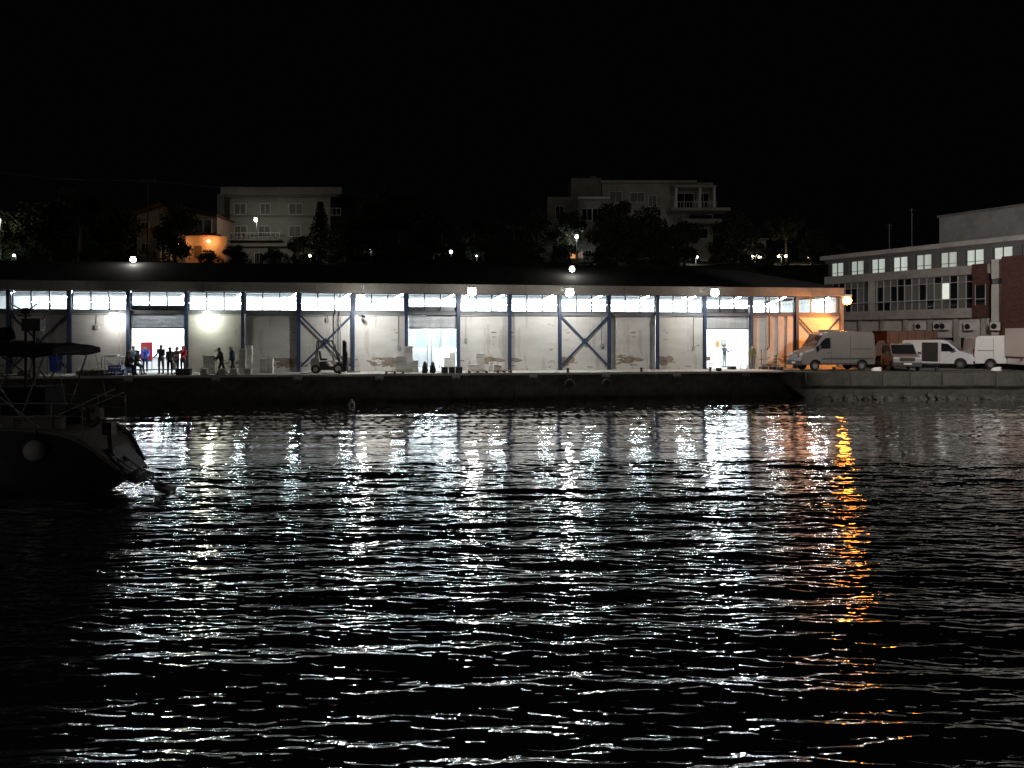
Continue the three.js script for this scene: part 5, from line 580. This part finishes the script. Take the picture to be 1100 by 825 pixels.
// ---------------------------------------------------------------- trees
const leafM = [std([0.03, 0.04, 0.018], { roughness: 0.9 }), std([0.024, 0.034, 0.018], { roughness: 0.9 })], barkM = std([0.07, 0.055, 0.04], { roughness: 0.95 });
function treeProto(kind, seed) {
  const r = rng(seed), cl = [], P = [], N = []; const leaf = (c, s) => { const a = V(r() - 0.5, r() - 0.5, r() - 0.5).normalize(), b = V(r() - 0.5, r() - 0.5, r() - 0.5).cross(a).normalize(), n = a.clone().cross(b); const q = [c.clone().addScaledVector(a, -s).addScaledVector(b, -s * 0.3), c.clone().addScaledVector(a, s * 0.2).addScaledVector(b, -s * 0.6), c.clone().addScaledVector(a, s), c.clone().addScaledVector(a, -s * 0.1).addScaledVector(b, s * 0.6)]; for (const i of [0, 1, 2, 0, 2, 3]) { P.push(q[i].x, q[i].y, q[i].z); N.push(n.x, n.y, n.z); } };
  const limbs = []; let trunk;
  if (kind === 'conifer') { trunk = bar(V(0, 0, 0), V(0.1, 9.6, 0), 0.22, 0.03, 8); for (let y = 1.6; y < 9.6; y += 0.42) { const R0 = (9.9 - y) * 0.36 * (0.8 + 0.4 * r()); for (let k = 0; k < 7; k++) { const a = k * 0.9 + r() * 0.7 + y, e = V(Math.cos(a) * R0, y - R0 * 0.12 + r() * 0.3, Math.sin(a) * R0); if (k % 2) limbs.push(bar(V(0, y, 0), e, 0.035, 0.01, 5)); for (let q = 0; q < 16; q++) { const t = 0.25 + 0.8 * r(); leaf(V(e.x * t + (r() - 0.5) * 0.6, y + (e.y - y) * t + (r() - 0.5) * 0.4, e.z * t + (r() - 0.5) * 0.6), 0.14 + r() * 0.16); } } } }
  else { const tall = kind === 'pine'; trunk = bar(V(0, 0, 0), V(0.3, tall ? 5.5 : 3, 0.1), 0.28, 0.16, 8); const n = tall ? 13 : 20; for (let i = 0; i < n; i++) { const a = i * 2.4 + r(), y = tall ? 5.2 + r() * 3.4 : 2.4 + r() * 5.2, q = tall ? 1 : Math.sin((y - 1.2) / 7 * Math.PI) ** 0.6, R0 = (tall ? 1.2 + r() * 2 : (0.9 + r() * 2)) * q, c = V(Math.cos(a) * R0 + 0.2, y, Math.sin(a) * R0), s = 0.8 + r() * 0.75; limbs.push(bar(V(0.25, tall ? 4.6 : 2.5, 0.05), c, 0.08, 0.02, 5)); for (let k = 0; k < 190; k++) { const d = V(r() - 0.5, (r() - 0.5) * 0.75, r() - 0.5).normalize().multiplyScalar(s * (0.35 + 0.75 * Math.sqrt(r()))); leaf(c.clone().add(d), 0.13 + r() * 0.17); } } }
  const g = new THREE.BufferGeometry(); g.setAttribute('position', new THREE.Float32BufferAttribute(P, 3)); g.setAttribute('normal', new THREE.Float32BufferAttribute(N, 3)); g.setAttribute('uv', new THREE.BufferAttribute(new Float32Array(P.length / 3 * 2), 2)); return { g, trunk, limbs: join(limbs) };
}
const protos = { conifer: treeProto('conifer', 1), broad: treeProto('broad', 2), broad2: treeProto('broad', 6), pine: treeProto('pine', 3) };
const catTree = (kind, px, Z, top, label, wide = 1) => { const p = hp(px, Z); p.y -= 0.2; const o = thing(kind === 'conifer' ? 'conifer_tree' : kind === 'pine' ? 'pine_tree' : 'leafy_tree', label, 'tree', p, px * 1.7, 'dark trees on the hill'); const q = protos[kind], hgt = yAt(top, Z) - p.y, k = hgt / (kind === 'conifer' ? 9.8 : kind === 'pine' ? 9.2 : 8.6); o.scale.set(k * wide, k, k * wide); mesh('trunk', q.trunk, barkM, o); mesh('limbs', q.limbs, barkM, o); mesh('crown', q.g, leafM[Math.floor(px) % 2], o); };
catTree('conifer', 344, 103, 218, 'dark conifer in front of the apartment block', 1.0); catTree('broad', 188, 100, 218, 'dark tree between the gabled house roofs', 0.8); catTree('broad2', 252, 98, 262, 'low dark bush tree below the apartment block', 1.3); catTree('broad', 292, 98, 266, 'low dark tree right of the street lamp pole', 1.2);
catTree('broad2', 662, 104, 213, 'tall dark tree before the villa, left of its veranda', 0.95); catTree('broad', 700, 106, 222, 'dark leafy tree before the middle of the villa', 1.0); catTree('broad2', 735, 103, 236, 'round dark tree below the villa veranda', 1.15); catTree('broad', 792, 104, 226, 'tall dark tree right of the villa', 1.0); catTree('broad', 648, 101, 238, 'dark tree beside the low lit house', 0.8); catTree('broad2', 770, 100, 258, 'low tree beside the garden wall', 1.1);
catTree('broad', 6, 100, 226, 'leafy tree at the left edge caught by a street lamp', 1.0); catTree('broad2', 45, 103, 212, 'large dim tree above the pergola', 1.1); catTree('pine', 85, 104, 205, 'tall dim pine right of the pergola', 1.0); catTree('broad', 122, 101, 222, 'dim tree left of the gabled house', 1.0); catTree('broad2', 402, 104, 214, 'dim tree right of the apartment block', 1.1); catTree('pine', 430, 106, 205, 'tall dim pine in the middle of the hill', 1.0); catTree('broad', 465, 103, 228, 'dim tree left of the middle street light', 1.1); catTree('broad2', 520, 105, 232, 'dim tree left of the utility pole', 1.2); catTree('pine', 845, 106, 232, 'dim pine behind the right street lights', 1.0); catTree('broad', 872, 100, 248, 'dim tree left of the office roof', 1.0); catTree('broad', 682, 101, 240, 'low wide tree at the foot of the villa', 1.3); catTree('broad', 716, 100, 246, 'low wide tree below the terrace of the villa', 1.3); catTree('broad2', 322, 100, 252, 'round dark bush tree left of the conifer', 1.2); catTree('broad', 372, 101, 240, 'dark tree at the right end of the apartment block', 1.1); catTree('broad2', 612, 112, 226, 'dark tree in front of the left villa wing', 1.0); catTree('broad', 222, 97, 268, 'low bush tree below the orange porch', 1.2); catTree('broad2', 575, 110, 225, 'dim tree left of the villa', 1.0);
{ // scrub along the top of the bank
  const r = rng(31), list = []; const lg = new THREE.BufferGeometry(); const b = treeProto('broad', 44).g.attributes; const n = 900; lg.setAttribute('position', new THREE.BufferAttribute(b.position.array.slice(0, n * 18), 3)); lg.setAttribute('normal', new THREE.BufferAttribute(b.normal.array.slice(0, n * 18), 3)); lg.setAttribute('uv', new THREE.BufferAttribute(new Float32Array(n * 12), 2)); lg.computeBoundingBox(); const c = lg.boundingBox.getCenter(V(0, 0, 0)); lg.translate(-c.x, -lg.boundingBox.min.y, -c.z);
  const im = new THREE.InstancedMesh(lg, leafM[1], 90), m = new THREE.Matrix4(); for (let k = 0; k < 90; k++) { const x = -85 + r() * 145, Z = 93 + r() * 6, s = 0.22 + r() * 0.25; m.compose(V(x, hillY(x, Z) - 0.2, -Z), new THREE.Quaternion().setFromEuler(new THREE.Euler(0, r() * 6, 0)), V(s * 1.3, s, s * 1.3)); im.setMatrixAt(k, m); } im.name = 'scrub'; im.castShadow = im.receiveShadow = true; tag(im, 'dark scrub along the top of the bank', 'scrub', null, 'stuff'); scene.add(im);
}
// ---------------------------------------------------------------- street lamps, poles, cables
function streetLamp(px, py, Z, label, c, i, opt = {}) {
  const p = hp(px, Z), y = yAt(py, Z), H = Math.max(1.2, y - p.y), r = opt.r ?? 0.3, o = thing('street_lamp', label, 'street lamp', p, 0, 'street lamps on the hill');
  mesh('post', cyl(0.07, H, 0, H / 2, -0.3, 'y', 0.05, 8), M.dull, o); mesh('bracket_arm', bar(V(0, H, -0.3), V(0, H + 0.25, 0.1), 0.03), M.dull, o); mesh('hood', cyl(r * 1.1, 0.08, 0, H + r + 0.05, 0.1, 'y', r * 0.6), M.dull, o);
  const n = opt.twin ? [-0.5, 0.5] : [0]; for (const x of n) mesh('lamp_globe', ball(Math.min(r, 0.24), x, H, 0.1, 1, 1, 1, 10), glow(c, opt.glow ?? 12), o); point(p.clone().add(V(0, H, 0.1)), c, i, 10);
}
for (const [px, py, t, l] of [[143, 283.5, -6, 'bright lamp standing on the dark roof at the left'], [614.5, 290.5, -3.5, 'bright lamp standing on the dark roof above the cross brace']]) { const s = sOf(px, t), q = W(s, t, 0), h = yAt(py, -q.z) - QY, roofH = 6.06 + 1.94 * (0.28 - t) / 7.28, o = thing('roof_lamp', l, 'lamp', W(s, t, roofH), TH, 'lamps on the warehouse roof'), k = Math.max(0.25, h - roofH); mesh('post', cyl(0.04, k, 0, k / 2, 0, 'y', 0.04, 8), M.dull, o); mesh('lamp_globe', ball(0.21, 0, k + 0.1, 0), glow([1, 0.97, 0.86], 25), o); mesh('hood', cyl(0.2, 0.05, 0, k + 0.33, 0, 'y', 0.12), M.dull, o); point(W(s, t, roofH + k + 0.1), [1, 0.97, 0.86], 3, 8); }
const cool = [0.92, 1, 0.9], warm = [1, 0.82, 0.55];
streetLamp(275, 236.5, 106, 'tall street lamp before the apartment block', [1, 0.98, 0.88], 16, { glow: 25 });   streetLamp(619.5, 254.5, 110, 'street lamp on a pole before the low lit house', [0.9, 0.97, 1], 16, { glow: 25 });
streetLamp(484.5, 270.5, 104, 'small lamp in the middle of the dark hill', [1, 1, 0.85], 6); streetLamp(512, 276, 104, 'faint lamp right of the middle hill lamp', cool, 1.5, { r: 0.1 }); streetLamp(398, 267.5, 104, 'small lamp right of the apartment block', cool, 5, { r: 0.2 }); streetLamp(333, 276.5, 98, 'small yellow lamp below the conifer', [1, 0.95, 0.6], 4, { r: 0.18 }); streetLamp(748, 279.5, 106, 'lamp beside the garden wall', [0.95, 1, 0.95], 8);
streetLamp(812, 280.5, 104, 'twin lamp on the left of the three right-hand twin lamps', warm, 8, { twin: true }); streetLamp(840, 278.5, 104, 'twin lamp in the middle of the three right-hand twin lamps', warm, 6, { twin: true, r: 0.22 }); streetLamp(871, 281.5, 104, 'twin lamp on the right of the three right-hand twin lamps', warm, 6, { twin: true, r: 0.22 });
streetLamp(-1, 237, 97, 'street lamp in the tree at the left edge', [1, 0.95, 0.75], 14, { glow: 18, r: 0.3 }); streetLamp(15.5, 274.5, 98, 'small lamp below the tree at the left edge', cool, 3, { r: 0.16 });
for (const [px, py, l, i] of [[224, 259, 'orange wall lamp on the lit porch of the gabled house', 14], [193.5, 262, 'warm porch lamp left of the orange wall', 5]]) { const Z = 104.9, o = thing('porch_lamp', l, 'lamp', V((px - 550) / F * Z, yAt(py, Z), -Z)); mesh('lamp_globe', ball(0.2, 0, 0, 0), glow([1, 0.6, 0.25], 14), o); mesh('bracket', bar(V(0, 0.15, 0), V(0, 0.3, -0.9), 0.03), M.dull, o); point(V((px - 550) / F * Z, yAt(py, Z), -Z), [1, 0.5, 0.2], i, 10); }
for (const [px, top, Z, l] of [[159, 192, 104, 'tall bare utility pole before the gabled house'], [552, 242, 108, 'utility pole with crossarm left of the villa']]) { const p = hp(px, Z), H = yAt(top, Z) - p.y, o = thing('utility_pole', l, 'pole', p, 0, 'utility poles on the hill'); mesh('post', cyl(0.13, H, 0, H / 2, 0, 'y', 0.09, 8), barkM, o); mesh('crossarm', [bx(-1.1, 1.1, H - 0.5, H - 0.36, -0.08, 0.08)], barkM, o); for (const x of [-0.9, 0, 0.9]) mesh('insulator', cyl(0.05, 0.2, x, H - 0.26, 0), M.lens, o); }
{ const pts = [[-20, 183], [159, 194], [370, 206], [552, 243]].map(([x, y]) => at(x, y, x > 500 ? 108 : 104)); const c = thing('overhead_cable', 'thin overhead cable sagging across the dark sky to the utility poles', 'cable'); for (let k = 0; k < 3; k++) { const a = pts[k], b = pts[k + 1], m = a.clone().add(b).multiplyScalar(0.5); m.y -= 0.5; mesh('span', tube([a, m, b], 0.025, 16, 4), M.dull, c); } }
{ const h = hill('pipe_frame', 'white zigzag pipe frame below the right-hand lamps', 'frame', 100); for (const [x0, x1] of [[822, 826], [834, 830], [834, 840], [846, 842], [846, 850]]) mesh('leg', bar(V(h.X(x0), h.Y(287), 0), V(h.X(x1), h.Y(300), 0), 0.05), M.white, h.o); mesh('top_bar', bar(V(h.X(821), h.Y(287), 0), V(h.X(848), h.Y(286), 0), 0.05), M.white, h.o); }
renderer.render(scene, camera);
